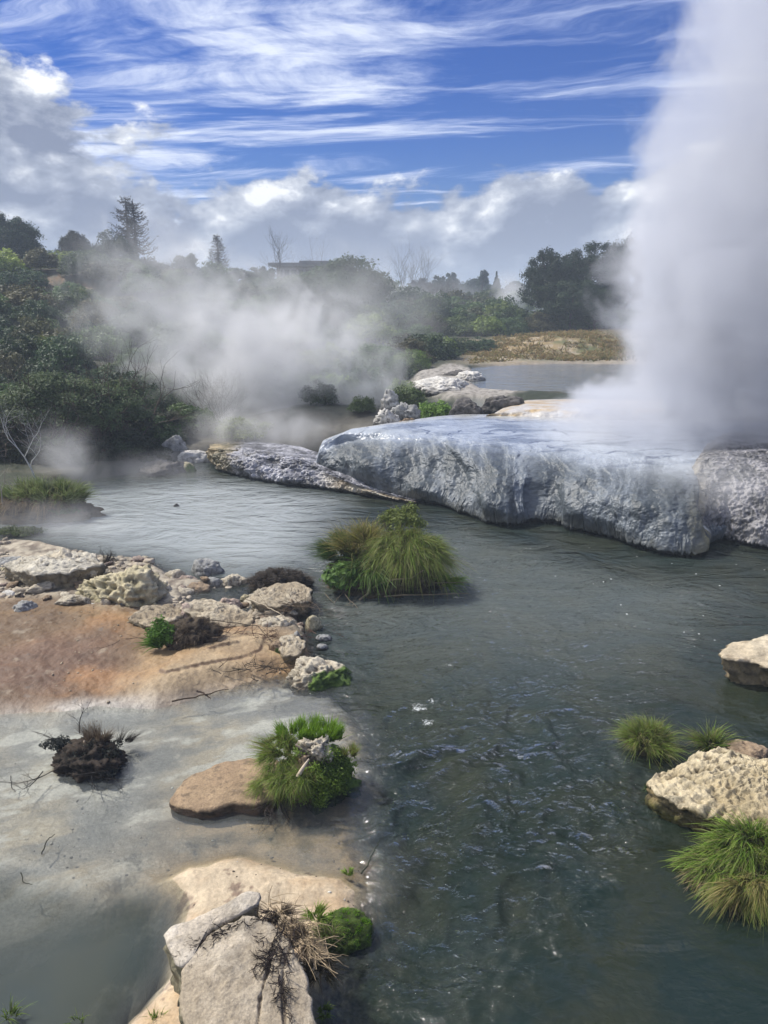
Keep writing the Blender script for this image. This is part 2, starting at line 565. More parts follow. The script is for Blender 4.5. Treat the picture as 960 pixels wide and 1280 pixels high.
k = sstep(-0.5, 0.2, sdpoly(fx, fy, P_SHAL) + 0.15 * n1)
fl_ = fbm(np.stack([fx * 0.9 + fy * 0.5, fy * 2.2 - fx * 0.9, 0 * fx + 4], 1), 5, 0.6)
silt = mixc((0.34, 0.325, 0.30), (0.50, 0.42, 0.31), sstep(-0.1, 0.35, n1))
silt = mixc(silt, (0.22, 0.215, 0.205), sstep(0.0, 0.3, fl_) * 0.8)
silt = mixc(silt, (0.72, 0.69, 0.63), sstep(0.02, 0.22, -fl_) * 0.85)
br_ = sstep(-0.9, 0.3, sdpoly(fx, fy, ppoly([(190, 1090), (250, 1010), (330, 1000), (450, 990), (475, 1060), (480, 1120), (400, 1120), (300, 1080), (230, 1090)])) + 0.5 * n1)
silt = mixc(silt, mixc((0.36, 0.26, 0.155), (0.20, 0.155, 0.10), sstep(-0.1, 0.3, n2)), br_ * 0.95)
silt = mixc(silt, (0.05, 0.042, 0.035), sstep(0.30, 0.44, n2 + 0.35 * n4) * br_ * 0.9)
silt = mixc(silt, (0.15, 0.14, 0.125), sstep(0.25, 0.6, n2 * 0.7 + n1 * 0.4) * 0.7)
silt = mixc(silt, (0.62, 0.57, 0.46), sstep(0.35, 0.6, -n2 * 0.6 - n3 * 0.6))
C = mixc(C, silt, k)
wet = np.where(k > 0.5, 0.8, wet)
k = sstep(-0.2, 0.3, sdpoly(fx, fy, P_MUD) + 0.12 * n1)
mud = mixc((0.125, 0.075, 0.036), (0.24, 0.15, 0.066), sstep(-0.3, 0.4, n1))
mud = mixc(mud, (0.13, 0.072, 0.045), sstep(-0.5, 0.5, sdpoly(fx, fy, P_RED) + 0.9 * n1) * 0.85)
mud = mixc(mud, (0.33, 0.17, 0.065), sstep(0.1, 0.45, n1 + 0.3 * n2) * 0.55)
mud = mixc(mud, (0.40, 0.34, 0.25), sstep(0.25, 0.5, n2 - 0.4 * n1) * 0.45)
mud = mixc(mud, (0.13, 0.10, 0.08), sstep(0.30, 0.5, -n2 + 0.3 * n4) * 0.7)
mud = mixc(mud, mixc((0.44, 0.33, 0.20), (0.34, 0.225, 0.12), sstep(-0.2, 0.4, n1)), sstep(-0.3, 0.3, sdpoly(fx, fy, P_SANDT) + 0.3 * n2) * 0.85)
rub = mixc((0.44, 0.39, 0.30), (0.14, 0.115, 0.09), sstep(-0.2, 0.25, n2 + 0.3 * n4))
mud = mixc(mud, rub, sstep(-0.25, 0.35, sdpoly(fx, fy, P_RUBBLE) + 0.3 * n1 + 0.2 * n2) * 0.85)
C = mixc(C, mud, k)
s = sdpoly(fx, fy, P_SANDT) + fbm(xyz(fx, fy) * 1.3, 3) * 0.048
for c0, cn in ((0.42, 0.04 * fbm(xyz(fx, fy, 5.0) * 0.6, 4)), (0.72, 0.05 * fbm(xyz(fx, fy, 9.0) * 3.0, 5))):
    q = np.abs(s + cn - c0)
    C = mixc(C, (0.14, 0.085, 0.05), (1 - sstep(0.006, 0.028, q + 0.02 * n4)) * sstep(-0.15, 0.1, n2 + 0.15) * 0.9)
wet = wet * (1 - k) + 0.3 * k
k = sstep(-0.12, 0.2, sdpoly(fx, fy, P_SAND) + 0.08 * n1 + 0.05 * n2)
sand = mixc((0.46, 0.33, 0.20), (0.52, 0.42, 0.29), sstep(-0.2, 0.3, n1 + n2 * 0.5))
sand = mixc(sand, (0.16, 0.10, 0.07), sstep(0.22, 0.42, n2 + 0.4 * n4) * 0.8)
C = mixc(C, sand, k)
wet = wet * (1 - k) + 0.35 * k
k = sstep(-0.4, 0.5, sdpoly(fx, fy, P_BANK))
hl = mixc((0.028, 0.036, 0.018), (0.06, 0.055, 0.032), sstep(-0.1, 0.5, n1 + n3))
hl = mixc(hl, (0.17, 0.155, 0.14), (1 - sstep(22, 26, fy)) * 0.6 * sstep(-8.5, -6.0, fx))
g = sstep(-1.5, 1.5, sdpoly(fx, fy, P_MEAD) + 1.5 * n3)
md = mixc((0.30, 0.22, 0.105), (0.11, 0.12, 0.045), sstep(-0.05, 0.45, n1 * 0.8 + n3))
md = mixc(md, (0.40, 0.34, 0.26), sstep(0.0, 0.3, n2 - n1) * 0.7)
md = mixc(md, (0.10, 0.07, 0.045), sstep(0.15, 0.4, n2 + 0.6 * n4) * 0.6)
md = mixc(md, (0.30, 0.26, 0.21), 1 - sstep(1.2, 1.42, zr))
hl = mixc(hl, md, g)
q = sstep(-0.5, 0.3, sdpoly(fx, fy, P_PALE) + 0.4 * n1)
hl = mixc(hl, mixc((0.36, 0.33, 0.29), (0.15, 0.135, 0.11), sstep(-0.1, 0.3, n2)), q)
q = sdpoly(fx, fy, [D(20, 345, 52)[:2], D(120, 345, 52)[:2], D(140, 345, 75)[:2], D(20, 345, 75)[:2]])
hl = mixc(hl, (0.27, 0.15, 0.075), sstep(-2, 1, q) * sstep(-0.1, 0.35, n1 + n2 * 0.5) * 0.5)
C = mixc(C, hl, k)
wet = wet * (1 - k) + 0.1 * k * (0.3 + 0.7 * (zr < 1.3))
me = mesh('ground', np.stack([fx, fy, zr], 1), grid_faces(len(az_all), len(rs_land), True), C, M_GROUND, True, {'wet': wet})
obj('ground', me, kind='structure')

# ------------------------------------------------------------------ river water
def water_mat(name, murk_a, murk_b, tint=(0.94, 0.96, 0.94)):
    m, b = new_mat(name)
    tc = b.n('ShaderNodeTexCoord').outputs['Object']
    turb = b.attr('turb', 'Fac'); deep = b.attr('deep', 'Fac'); foam = b.attr('foam', 'Fac')
    nz = b.noise(tc, 0.9, 5, 0.6, 0.8)
    mc = b.mixc(b.map(nz, 0.35, 0.65), murk_a, murk_b)
    mc = b.mixc(b.attr('milk_sheen', 'Fac'), mc, (0.37, 0.405, 0.41))  # pale tone: milky water plus reflected brightness put into the diffuse colour
    dif = b.n('ShaderNodeBsdfDiffuse'); b.put(dif.inputs[0], mc)
    tr = b.n('ShaderNodeBsdfTransparent'); tr.inputs[0].default_value = (*tint, 1)
    mx = b.n('ShaderNodeMixShader')
    b.put(mx.inputs[0], deep); b.put(mx.inputs[1], tr.outputs[0]); b.put(mx.inputs[2], dif.outputs[0])
    # ripples
    sv = b.vmath('MULTIPLY', tc, (1.0, 1.5, 1.0))
    r1 = b.noise(sv, 7.0, 5, 0.6, 1.2)
    r2 = b.noise(tc, 2.1, 3, 0.5, 0.8)
    r3 = b.noise(b.vmath('MULTIPLY', tc, (1.0, 1.8, 1.0)), 19.0, 3, 0.55, 0.6)
    r4 = b.noise(b.vmath('MULTIPLY', tc, (0.8, 1.4, 1.0)), 0.9, 3, 0.55, 1.6)
    hgt = b.add(b.add(b.add(b.mul(r1, 0.10), b.mul(r2, 0.24)), b.mul(r3, 0.004)), b.mul(r4, 0.6))
    bn = b.n('ShaderNodeBump')
    b.put(bn.inputs['Strength'], b.math('MULTIPLY_ADD', turb, 0.92, 0.05))
    bn.inputs['Distance'].default_value = 1.0
    b.put(bn.inputs['Height'], hgt)
    gl = b.n('ShaderNodeBsdfGlossy'); gl.inputs['Roughness'].default_value = 0.07
    b.put(gl.inputs['Normal'], bn.outputs[0])
    fr = b.n('ShaderNodeFresnel'); fr.inputs[0].default_value = 1.36
    b.put(fr.inputs['Normal'], bn.outputs[0])
    mg = b.n('ShaderNodeMixShader')
    b.put(mg.inputs[0], b.mul(fr.outputs[0], 1.35, True)); b.put(mg.inputs[1], mx.outputs[0]); b.put(mg.inputs[2], gl.outputs[0])
    # foam and floating bubbles
    fd = b.n('ShaderNodeBsdfDiffuse'); fd.inputs[0].default_value = (0.75, 0.78, 0.78, 1)
    fn = b.noise(tc, 26.0, 8, 0.75, 1.5)
    fm = b.map(b.add(b.mul(fn, 1.1), b.mul(foam, 0.42)), 0.93, 1.04, 0.0, 0.9)
    vo = b.n('ShaderNodeTexVoronoi'); vo.inputs['Scale'].default_value = 5.5
    b.put(vo.inputs['Vector'], tc)
    dot = b.mul(b.math('LESS_THAN', vo.outputs['Distance'], 0.075), b.attr('fleck', 'Fac'))
    pick = b.math('GREATER_THAN', b.sep(vo.outputs['Color'])[0], 0.62)
    fm = b.math('MAXIMUM', fm, b.mul(dot, pick))
    mf = b.n('ShaderNodeMixShader')
    b.put(mf.inputs[0], fm); b.put(mf.inputs[1], mg.outputs[0]); b.put(mf.inputs[2], fd.outputs[0])
    b.put(b.n('ShaderNodeOutputMaterial').inputs[0], mf.outputs[0])
    return m

M_WATER = water_mat('river_water', (0.010, 0.021, 0.017), (0.022, 0.028, 0.015))
rs_w = np.concatenate([np.geomspace(0.4, 3.2, 10, endpoint=False), np.geomspace(3.2, 27, 640)])
X, Y = polar(az_all, rs_w)
fx, fy = X.ravel(), Y.ravel()
bed = land_h(X, Y).ravel()
depth = np.clip(-bed, 0, 2)
P0 = ppoly([(400, 700), (560, 660), (760, 720), (900, 740), (820, 860), (760, 900), (820, 1000), (700, 1120), (560, 1230), (470, 1240), (480, 1080), (470, 950), (430, 850), (420, 780)])
turb = 0.22 + 0.78 * sstep(-0.9, 0.8, sdpoly(fx, fy, P0))
calm = sstep(-0.3, 0.5, sdpoly(fx, fy, P_SHAL))
turb *= 1 - 0.93 * calm
turb *= 1 - 0.95 * sstep(-0.3, 0.2, sdpoly(fx, fy, ppoly([(-3000, 880), (250, 880), (400, 1100), (400, 1400), (300, 4000), (-3000, 4000)])))
lp = sstep(-1.0, 1.2, sdpoly(fx, fy, ppoly([(90, 610), (300, 600), (420, 625), (380, 700), (300, 715), (150, 690), (0, 660)])))
turb *= 1 - 0.35 * lp
rap = sstep(-1.0, 0.7, sdpoly(fx, fy, ppoly([(500, 900), (640, 880), (760, 930), (740, 1010), (640, 1060), (560, 1130), (480, 1150), (480, 1000)])))
# standing waves where the stream turns
uu = fx * 0.8 + fy * 0.6; vv = -fx * 0.6 + fy * 0.8
wn = fbm(np.stack([fx * 1.0, fy * 1.0, 0 * fx], 1), 3)
_q = np.stack([uu * 0.75 + wn * 0.9, vv * 1.5 + wn * 1.3, 0 * fx + 2], 1)
wv = 0.62 * np.exp(-(perlin(_q) * 2.6) ** 2) + 0.28 * np.exp(-(perlin(_q * 2.2 + 4) * 2.6) ** 2) + 0.14 * perlin(_q * 4.6)
wz = fbm(np.stack([fx * 2.0 + wn, fy * 3.4 + wn, 0 * fx + 6], 1), 4)
hw = 0.13 * rap * (wv - 0.4) + 0.012 * turb * wz + 0.012 * turb * (ridged(np.stack([fx * 4.2 + wn * 2, fy * 6.5 + wn * 2, 0 * fx], 1), 3) - 0.5)
fade = 1 - sstep(9, 16, np.hypot(fx, fy))
hw *= 0.35 + 0.65 * fade
edgef = sstep(0.0, 0.25, depth)
hw *= 0.15 + 0.85 * edgef
foam = np.zeros_like(fx)
for px, py, rr in ((524, 886, 0.17), (534, 905, 0.13), (540, 878, 0.10), (562, 832, 0.08)):
    g = G(px, py)
    foam = np.maximum(foam, np.exp(-(((fx - g[0]) / rr) ** 2 + ((fy - g[1]) / rr) ** 2)))
foam = np.maximum(foam, 0.50 * rap * sstep(0.55, 0.8, wv))
foam = np.maximum(foam, 0.35 * turb * sstep(0.62, 0.85, wv))
fleck = sstep(-1.0, 1.0, sdpoly(fx, fy, ppoly([(680, 690), (960, 700), (960, 800), (780, 800), (700, 730)]))) 
milk_sheen = np.maximum(0.85 * lp, 0.10 * sstep(-0.6, 0.6, sdpoly(fx, fy, ppoly([(-400, 1060), (0, 1065), (140, 1100), (215, 1160), (150, 1260), (100, 1400), (-500, 1500)]))))  # left pool paler: reflected cloud and steam painted into its milky colour
milk_sheen = np.maximum(milk_sheen, 0.55 * calm * (1 - sstep(-0.1, 0.5, sdpoly(fx, fy, ppoly([(-400, 1060), (0, 1065), (140, 1100), (215, 1160), (150, 1260), (100, 1400), (-500, 1500)])))))  # shallows paler: milky water with the cloud reflection painted in
milk_sheen = milk_sheen + (0.03 + 0.17 * sstep(7, 11, fy)) * turb * (1 - sstep(5.5, 7.5, -fy + 13))  # far river paler: brightness of reflected steam painted into the water colour
deep = 1 - np.exp(-np.maximum(0, depth - 0.03) / 0.22)
deep = np.clip(np.maximum(deep, 0.22 * calm * sstep(0.0, 0.05, depth)), 0, 0.97)
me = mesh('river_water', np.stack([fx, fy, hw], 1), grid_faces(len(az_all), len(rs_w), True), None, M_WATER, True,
          {'turb': turb, 'deep': deep, 'foam': foam, 'fleck': np.clip(fleck, 0, 1), 'milk_sheen': milk_sheen})
obj('river_water', me, kind='structure')

# upper pool
M_WATER2 = water_mat('pool_water_mat', (0.16, 0.20, 0.20), (0.24, 0.27, 0.26))
ux = np.linspace(-6, 30, 120); uy = np.linspace(23.5, 41, 80)
UX, UY = np.meshgrid(ux, uy)
n = UX.size
_f = grid_faces(120, 80)
_k = sdpoly(UX.ravel(), UY.ravel(), P_UPOOL) > -0.9
_f = _f[_k[_f].any(1)]
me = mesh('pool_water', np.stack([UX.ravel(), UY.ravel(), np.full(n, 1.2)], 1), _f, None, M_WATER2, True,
          {'turb': np.full(n, 0.12), 'deep': np.full(n, 0.85), 'milk_sheen': np.full(n, 0.7), 'foam': np.zeros(n), 'fleck': np.zeros(n)})
obj('pool_water', me, kind='structure')
# ------------------------------------------------------------------ sinter terraces (draped grey silica)
def resample(pts, n, s=None):
    pts = np.asarray(pts, float)
    if s is None:
        s = np.concatenate([[0], np.cumsum(np.linalg.norm(np.diff(pts[:, :2], axis=0), axis=1))])
    q = np.linspace(0, s[-1], n)
    out = np.stack([np.interp(q, s, pts[:, k]) for k in range(pts.shape[1])], 1)
    kk = max(3, n // 60)
    ker = np.hanning(kk + 2)[1:-1]; ker /= ker.sum()
    pad = np.concatenate([np.repeat(out[:1], kk, 0), out, np.repeat(out[-1:], kk, 0)])
    sm = np.stack([np.convolve(pad[:, k], ker, 'same') for k in range(out.shape[1])], 1)[kk:-kk]
    return sm, q, s

def terrace(name, base_px, lip_px, lip_z, back_px, back_z, nu, nf, nt, flute, rough, fringe, colfn, label, cat, lobes=(), power=0.62, under=0.28):
    assert len(base_px) == len(lip_px) == len(lip_z) == len(back_px) == len(back_z), name
    B, q, s0 = resample([G(a, b_) for a, b_ in base_px], nu)
    L = resample([G(a, b_, z) for (a, b_), z in zip(lip_px, lip_z)], nu, s0)[0]
    K = resample([G(a, b_, z) for (a, b_), z in zip(back_px, back_z)], nu, s0)[0]
    ln = q[-1]
    T = np.gradient(B, axis=0)[:, :2]
    T /= np.linalg.norm(T, axis=1)[:, None]
    N = np.stack([T[:, 1], -T[:, 0]], 1)            # outward (towards the river)
    for (c, w_, a) in lobes:
        B[:, :2] += N * (a * np.exp(-((q / ln - c) / w_) ** 2))[:, None]
    rows, vv = [], []
    zb = 0.06 + fringe * (0.5 + 0.5 * perlin(np.stack([q * 9, q * 0, q * 0 + 3], 1))) * (0.4 + 0.6 * sstep(-0.2, 0.3, perlin(np.stack([q * 0.9, q * 0, q * 0], 1))))
    zb = zb + fringe * 0.6 * perlin(np.stack([q * 26, q * 0, q * 0 + 8], 1))
    # undercut below the fringe
    for t in np.linspace(0, 1, 8, endpoint=False):
        z = -0.25 + t * (zb + 0.25)
        inn = under * (1 - t ** 3)
        rows.append(np.stack([B[:, 0] - N[:, 0] * inn, B[:, 1] - N[:, 1] * inn, z], 1)); vv.append(-1 + t)
    for t in np.linspace(0, 1, nf, endpoint=False):
        zz = math.sin(t * math.pi / 2) ** 0.85
        hh = (1 - math.cos(t * math.pi / 2)) ** (1 / (power * 2.0))
        ze = zb * (1 - sstep(0.0, 0.22, t)) + 0.10 * sstep(0.0, 0.22, t)     # the teeth of the fringe fade upwards
        z = ze + (L[:, 2] - ze) * zz
        P = B[:, :2] * (1 - hh) + L[:, :2] * hh
        rows.append(np.stack([P[:, 0], P[:, 1], z], 1)); vv.append(t)
    for t in np.linspace(0, 1, nt):
        P = L * (1 - t) + K * t
        P[:, 2] = L[:, 2] + (K[:, 2] - L[:, 2]) * math.sin(t * math.pi / 2) ** 0.75
        rows.append(P); vv.append(1 + t)
    for t in (0.3, 1.0):
        P = K.copy(); P[:, 1] += 0.7 * t; P[:, 2] = K[:, 2] * (1 - t) - 0.2 * t
        rows.append(P); vv.append(2 + t)
    V = np.array(rows)                       # (nv,nu,3)
    nv = len(rows)
    v = np.repeat(np.array(vv)[:, None], nu, 1); u = np.repeat(q[None, :], nv, 0)
    NN = np.repeat(N[None], nv, 0)
    fr = sstep(-0.05, 0.12, v) * (1 - sstep(0.85, 1.35, v))
    flat = np.stack([u.ravel(), V[..., 2].ravel(), v.ravel() * 0], 1)
    wob = fbm(np.stack([u.ravel() * 0.5, v.ravel() * 0.8, 0 * u.ravel()], 1), 3)
    wob2 = fbm(np.stack([u.ravel() * 1.6, v.ravel() * 2.6, 0 * u.ravel() + 5], 1), 3)
    fl = 0.60 + 0.95 * fbm(np.stack([u.ravel() * 1.9 + wob * 1.4 + wob2 * 0.5, V[..., 2].ravel() * 0.25 + v.ravel() * 0.15 + 0.35 * wob2, 0 * u.ravel() + 1], 1), 5, 0.55)
    big = fbm(np.stack([u.ravel() * 0.45, v.ravel() * 1.2, 0 * u.ravel() + 4], 1), 2)
    rg = fbm(V.reshape(-1, 3) * 3.2, 5, 0.6)
    rg2 = fbm(V.reshape(-1, 3) * 13, 3, 0.6)
    fmask = np.clip(sstep(0.22, 0.6, u.ravel() / ln) * (0.55 + 0.9 * perlin(np.stack([u.ravel() * 0.7, v.ravel() * 0.9, 0 * u.ravel() + 7], 1))), 0.15, 1.1)
    disp = (flute * (fl - 0.6) * fmask + flute * 3.2 * big + flute * 1.1 * fbm(np.stack([u.ravel() * 1.7, v.ravel() * 2.4, 0 * u.ravel() + 9], 1), 3, 0.5)).reshape(v.shape) * fr + (rough * (rg + 0.35 * rg2)).reshape(v.shape) * sstep(-0.9, 0.1, v) * (1 - 0.85 * sstep(1.05, 1.4, v))
    V[..., 0] += NN[..., 0] * disp
    V[..., 1] += NN[..., 1] * disp
    V[..., 2] += disp * 0.45 * (v > 0) + (rough * 0.25 * rg).reshape(v.shape) * sstep(0.9, 1.2, v) * (v < 2)
    C, wet = colfn(u / ln, v, V, fl.reshape(v.shape), rg.reshape(v.shape), rg2.reshape(v.shape), wob.reshape(v.shape), ln)
    me = mesh(name, V.reshape(-1, 3), grid_faces(nu, nv), C.reshape(-1, 3), M_SINTER, True, {'wet': wet.ravel()})
    return obj(name, me, label=label, cat=cat)

def col_main(u, v, V, fl, rg, rg2, wob, ln):
    sh = u.shape
    s1 = fbm(np.stack([(u * ln).ravel() * 5 + wob.ravel() * 3, V[..., 2].ravel() * 0.9, V[..., 1].ravel() * 0.25], 1), 4, 0.6).reshape(sh)
    s2 = fbm(np.stack([(u * ln).ravel() * 1.1, V[..., 2].ravel() * 1.2, v.ravel() * 0.5], 1), 4).reshape(sh)
    C = mixc((0.042, 0.054, 0.064), (0.185, 0.21, 0.24), sstep(-0.2, 0.55, s1 * 0.45 + s2 * 0.6 + 0.3 * (fl - 0.62) + 0.3 * rg2 + (u - 0.45) * 0.30))
    C = mixc(C, (0.045, 0.058, 0.068), sstep(0.0, 0.4, -s2 + 0.3 * rg - 0.15 * s1) * (1 - 0.4 * u))
    C = mixc(C, (0.05, 0.062, 0.075), np.exp(-((u - 0.62) / 0.03) ** 2) * sstep(-0.2, 0.3, s1 + 0.15) * (1 - sstep(0.6, 0.9, v)) * 0.8)  # shade of the recessed alcove put into the colour
    C = mixc(C, (0.30, 0.33, 0.37), sstep(0.55, 1.15, v + 0.25 * s2) * 0.6)
    front = sstep(0.02, 0.2, v)
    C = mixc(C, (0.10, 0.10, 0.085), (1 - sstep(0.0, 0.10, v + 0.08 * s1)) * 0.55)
    C = mixc(C, (0.30, 0.26, 0.13), 1.3 * np.exp(-((u - 0.875) / 0.018) ** 2) * (1 - sstep(0.2, 0.8, v)) * sstep(-0.3, 0.3, s1 + 0.2))
    C = mixc(C, (0.62, 0.62, 0.60), np.exp(-((u - 0.895 - 0.02 * (0.5 - v)) / 0.007) ** 2) * sstep(0.0, 0.2, v) * (1 - sstep(0.8, 1.1, v)))
    # thin dark rims winding over the flat wet top
    top = sstep(0.82, 1.22, v + 0.15 * s2 + 0.1 * rg) * (v < 2)
    x, y = V[..., 0], V[..., 1]
    ctr = G(625, 540, 1.3)
    rr = np.hypot((x - ctr[0]) * 0.45, (y - ctr[1]) * 1.0)
    wv = fbm(np.stack([x.ravel() * 0.5, y.ravel() * 0.9, 0 * x.ravel()], 1), 4).reshape(sh)
    ph = (rr * 1.6 + wv * 1.7) % 1.0
    ln_ = 1 - sstep(0.02, 0.075, np.minimum(ph, 1 - ph) + 0.03 * rg2)
    wv2 = fbm(np.stack([x.ravel() * 0.8, y.ravel() * 2.4, 0 * x.ravel() + 3], 1), 5, 0.6).reshape(sh)
    C = mixc(C, mixc((0.40, 0.44, 0.50), (0.19, 0.22, 0.27), sstep(-0.05, 0.35, wv2)), top * 0.9)
    C = mixc(C, (0.10, 0.12, 0.17), top * ln_ * sstep(-0.25, 0.15, wv2 + 0.1) * 0.9)
    C = mixc(C, (0.5, 0.48, 0.42), sstep(1.75, 1.95, v) * 0.6)
    wet = top * 0.9 + 0.25 * sstep(0.8, 1.0, v) * (1 - top)
    return C, wet

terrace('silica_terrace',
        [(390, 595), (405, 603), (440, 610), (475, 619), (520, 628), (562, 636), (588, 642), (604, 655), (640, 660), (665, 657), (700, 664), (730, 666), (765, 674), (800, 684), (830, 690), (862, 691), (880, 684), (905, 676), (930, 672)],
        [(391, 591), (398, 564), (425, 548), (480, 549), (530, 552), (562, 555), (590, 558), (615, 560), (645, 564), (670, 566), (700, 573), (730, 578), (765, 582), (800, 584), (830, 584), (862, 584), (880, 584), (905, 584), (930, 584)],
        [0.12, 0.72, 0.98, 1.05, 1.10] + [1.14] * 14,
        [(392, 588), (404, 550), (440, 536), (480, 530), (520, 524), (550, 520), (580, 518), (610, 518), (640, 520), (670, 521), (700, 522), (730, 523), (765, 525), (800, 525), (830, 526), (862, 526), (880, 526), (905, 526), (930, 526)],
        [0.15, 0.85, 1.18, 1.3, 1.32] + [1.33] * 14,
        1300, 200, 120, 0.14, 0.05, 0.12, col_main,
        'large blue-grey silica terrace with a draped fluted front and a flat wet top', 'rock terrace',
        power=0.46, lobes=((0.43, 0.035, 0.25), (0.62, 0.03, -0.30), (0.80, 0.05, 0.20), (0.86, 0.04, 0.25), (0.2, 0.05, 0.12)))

def col_right(u, v, V, fl, rg, rg2, wob, ln):
    sh = u.shape
    s2 = fbm(V.reshape(-1, 3) * 1.6, 5, 0.6).reshape(sh)
    C = mixc((0.08, 0.08, 0.085), (0.30, 0.29, 0.305), sstep(-0.25, 0.35, s2 + 0.5 * rg2))
    C = mixc(C, (0.06, 0.055, 0.055), sstep(0.25, 0.5, -s2 * 0.7 - rg))
    C = mixc(C, (0.26, 0.22, 0.12), np.exp(-(u / 0.10) ** 2) * sstep(-0.1, 0.3, s2 + 0.1) * 0.8)
    C = mixc(C, (0.5, 0.48, 0.47), (1 - sstep(0.0, 0.22, v)) * sstep(0.0, 0.3, fl - 0.55) * 0.7)
    return C, np.full(sh, 0.05)
terrace('sinter_mound',
        [(860, 690), (885, 681), (905, 677), (930, 683), (960, 688), (1010, 698), (1080, 712), (1180, 720), (1350, 715)],
        [(858, 606), (872, 575), (890, 566), (930, 562), (965, 562), (1010, 566), (1080, 570), (1180, 570), (1350, 560)],
        [0.95, 1.3, 1.42, 1.45, 1.45, 1.45, 1.5, 1.55, 1.6],
        [(872, 570), (890, 540), (912, 530), (940, 528), (975, 528), (1020, 528), (1090, 528), (1180, 528), (1350, 520)],
        [1.0, 1.25] + [1.3] * 7,
        620, 170, 50, 0.07, 0.12, 0.15, col_right,
        'rough pinkish-grey mineral mound with icicle-like fringe over dark water below the tall steam', 'rock mound', power=0.7, under=0.4)

def col_shelf(u, v, V, fl, rg, rg2, wob, ln):
    sh = u.shape
    s2 = fbm(V.reshape(-1, 3) * 2.4, 5, 0.6).reshape(sh)
    C = mixc((0.10, 0.10, 0.115), (0.40, 0.40, 0.44), sstep(-0.2, 0.35, s2 + 0.4 * rg2))
    C = mixc(C, (0.05, 0.05, 0.055), sstep(0.1, 0.35, -s2 - 0.6 * rg))
    y = mixc((0.10, 0.085, 0.04), (0.42, 0.33, 0.19), sstep(-0.2, 0.35, s2 + 0.3 * rg2))
    C = mixc(C, y, 1 - sstep(0.18, 0.34, u + 0.1 * s2))
    C = mixc(C, mixc((0.30, 0.24, 0.16), (0.55, 0.5, 0.4), sstep(-0.2, 0.3, s2)), sstep(0.60, 0.75, u + 0.1 * s2) * (v < 0.6))
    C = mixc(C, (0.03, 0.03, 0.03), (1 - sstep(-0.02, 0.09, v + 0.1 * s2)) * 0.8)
    return C, np.full(sh, 0.2)
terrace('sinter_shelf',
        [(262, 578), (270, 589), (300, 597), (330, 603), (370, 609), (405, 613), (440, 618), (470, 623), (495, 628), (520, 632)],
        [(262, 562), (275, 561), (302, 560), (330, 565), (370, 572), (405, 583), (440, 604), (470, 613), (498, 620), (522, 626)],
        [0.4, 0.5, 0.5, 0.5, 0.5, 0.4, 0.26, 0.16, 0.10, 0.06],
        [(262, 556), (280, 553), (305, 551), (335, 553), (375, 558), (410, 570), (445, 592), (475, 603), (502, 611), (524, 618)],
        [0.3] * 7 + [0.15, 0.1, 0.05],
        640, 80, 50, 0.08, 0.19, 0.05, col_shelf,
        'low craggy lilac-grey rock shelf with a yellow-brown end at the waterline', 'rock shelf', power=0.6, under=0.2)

def col_cream(u, v, V, fl, rg, rg2, wob, ln):
    sh = u.shape
    s2 = fbm(V.reshape(-1, 3) * np.array([0.8, 1.6, 4.0]), 4, 0.6).reshape(sh)
    C = mixc((0.55, 0.52, 0.48), (0.50, 0.37, 0.20), sstep(-0.1, 0.3, s2 + 0.25 * (v - 0.9)))
    C = mixc(C, (0.26, 0.25, 0.26), sstep(0.25, 0.5, -s2 + 0.2 * rg2) * 0.6)
    return C, np.full(sh, 0.3)
terrace('cream_mound',
        [(592, 578), (620, 583), (650, 584), (690, 585), (730, 585), (770, 585), (830, 585)],
        [(612, 519), (630, 514), (655, 511), (690, 510), (730, 510), (770, 511), (830, 511)],
        [1.36, 1.44, 1.5, 1.52, 1.52, 1.5, 1.5],
        [(632, 508), (645, 503), (660, 500), (690, 499), (730, 499), (770, 500), (830, 500)],
        [1.3, 1.36, 1.42, 1.42, 1.42, 1.42, 1.42],
        260, 60, 30, 0.10, 0.05, 0.03, col_cream,
        'smooth cream and ochre mineral mound between the terrace top and the upper pool', 'rock mound', power=0.5)
# ------------------------------------------------------------------ rocks
def ico_arrays(sub):
    me = ico('tmp', sub)
    V = np.empty(len(me.vertices) * 3); me.vertices.foreach_get('co', V)
    F = np.empty(len(me.polygons) * 3, np.int32); me.loops.foreach_get('vertex_index', F)
    bpy.data.meshes.remove(me)
    return V.reshape(-1, 3), F.reshape(-1, 3)
ICO = {s: ico_arrays(s) for s in (2, 3, 4, 5, 6)}

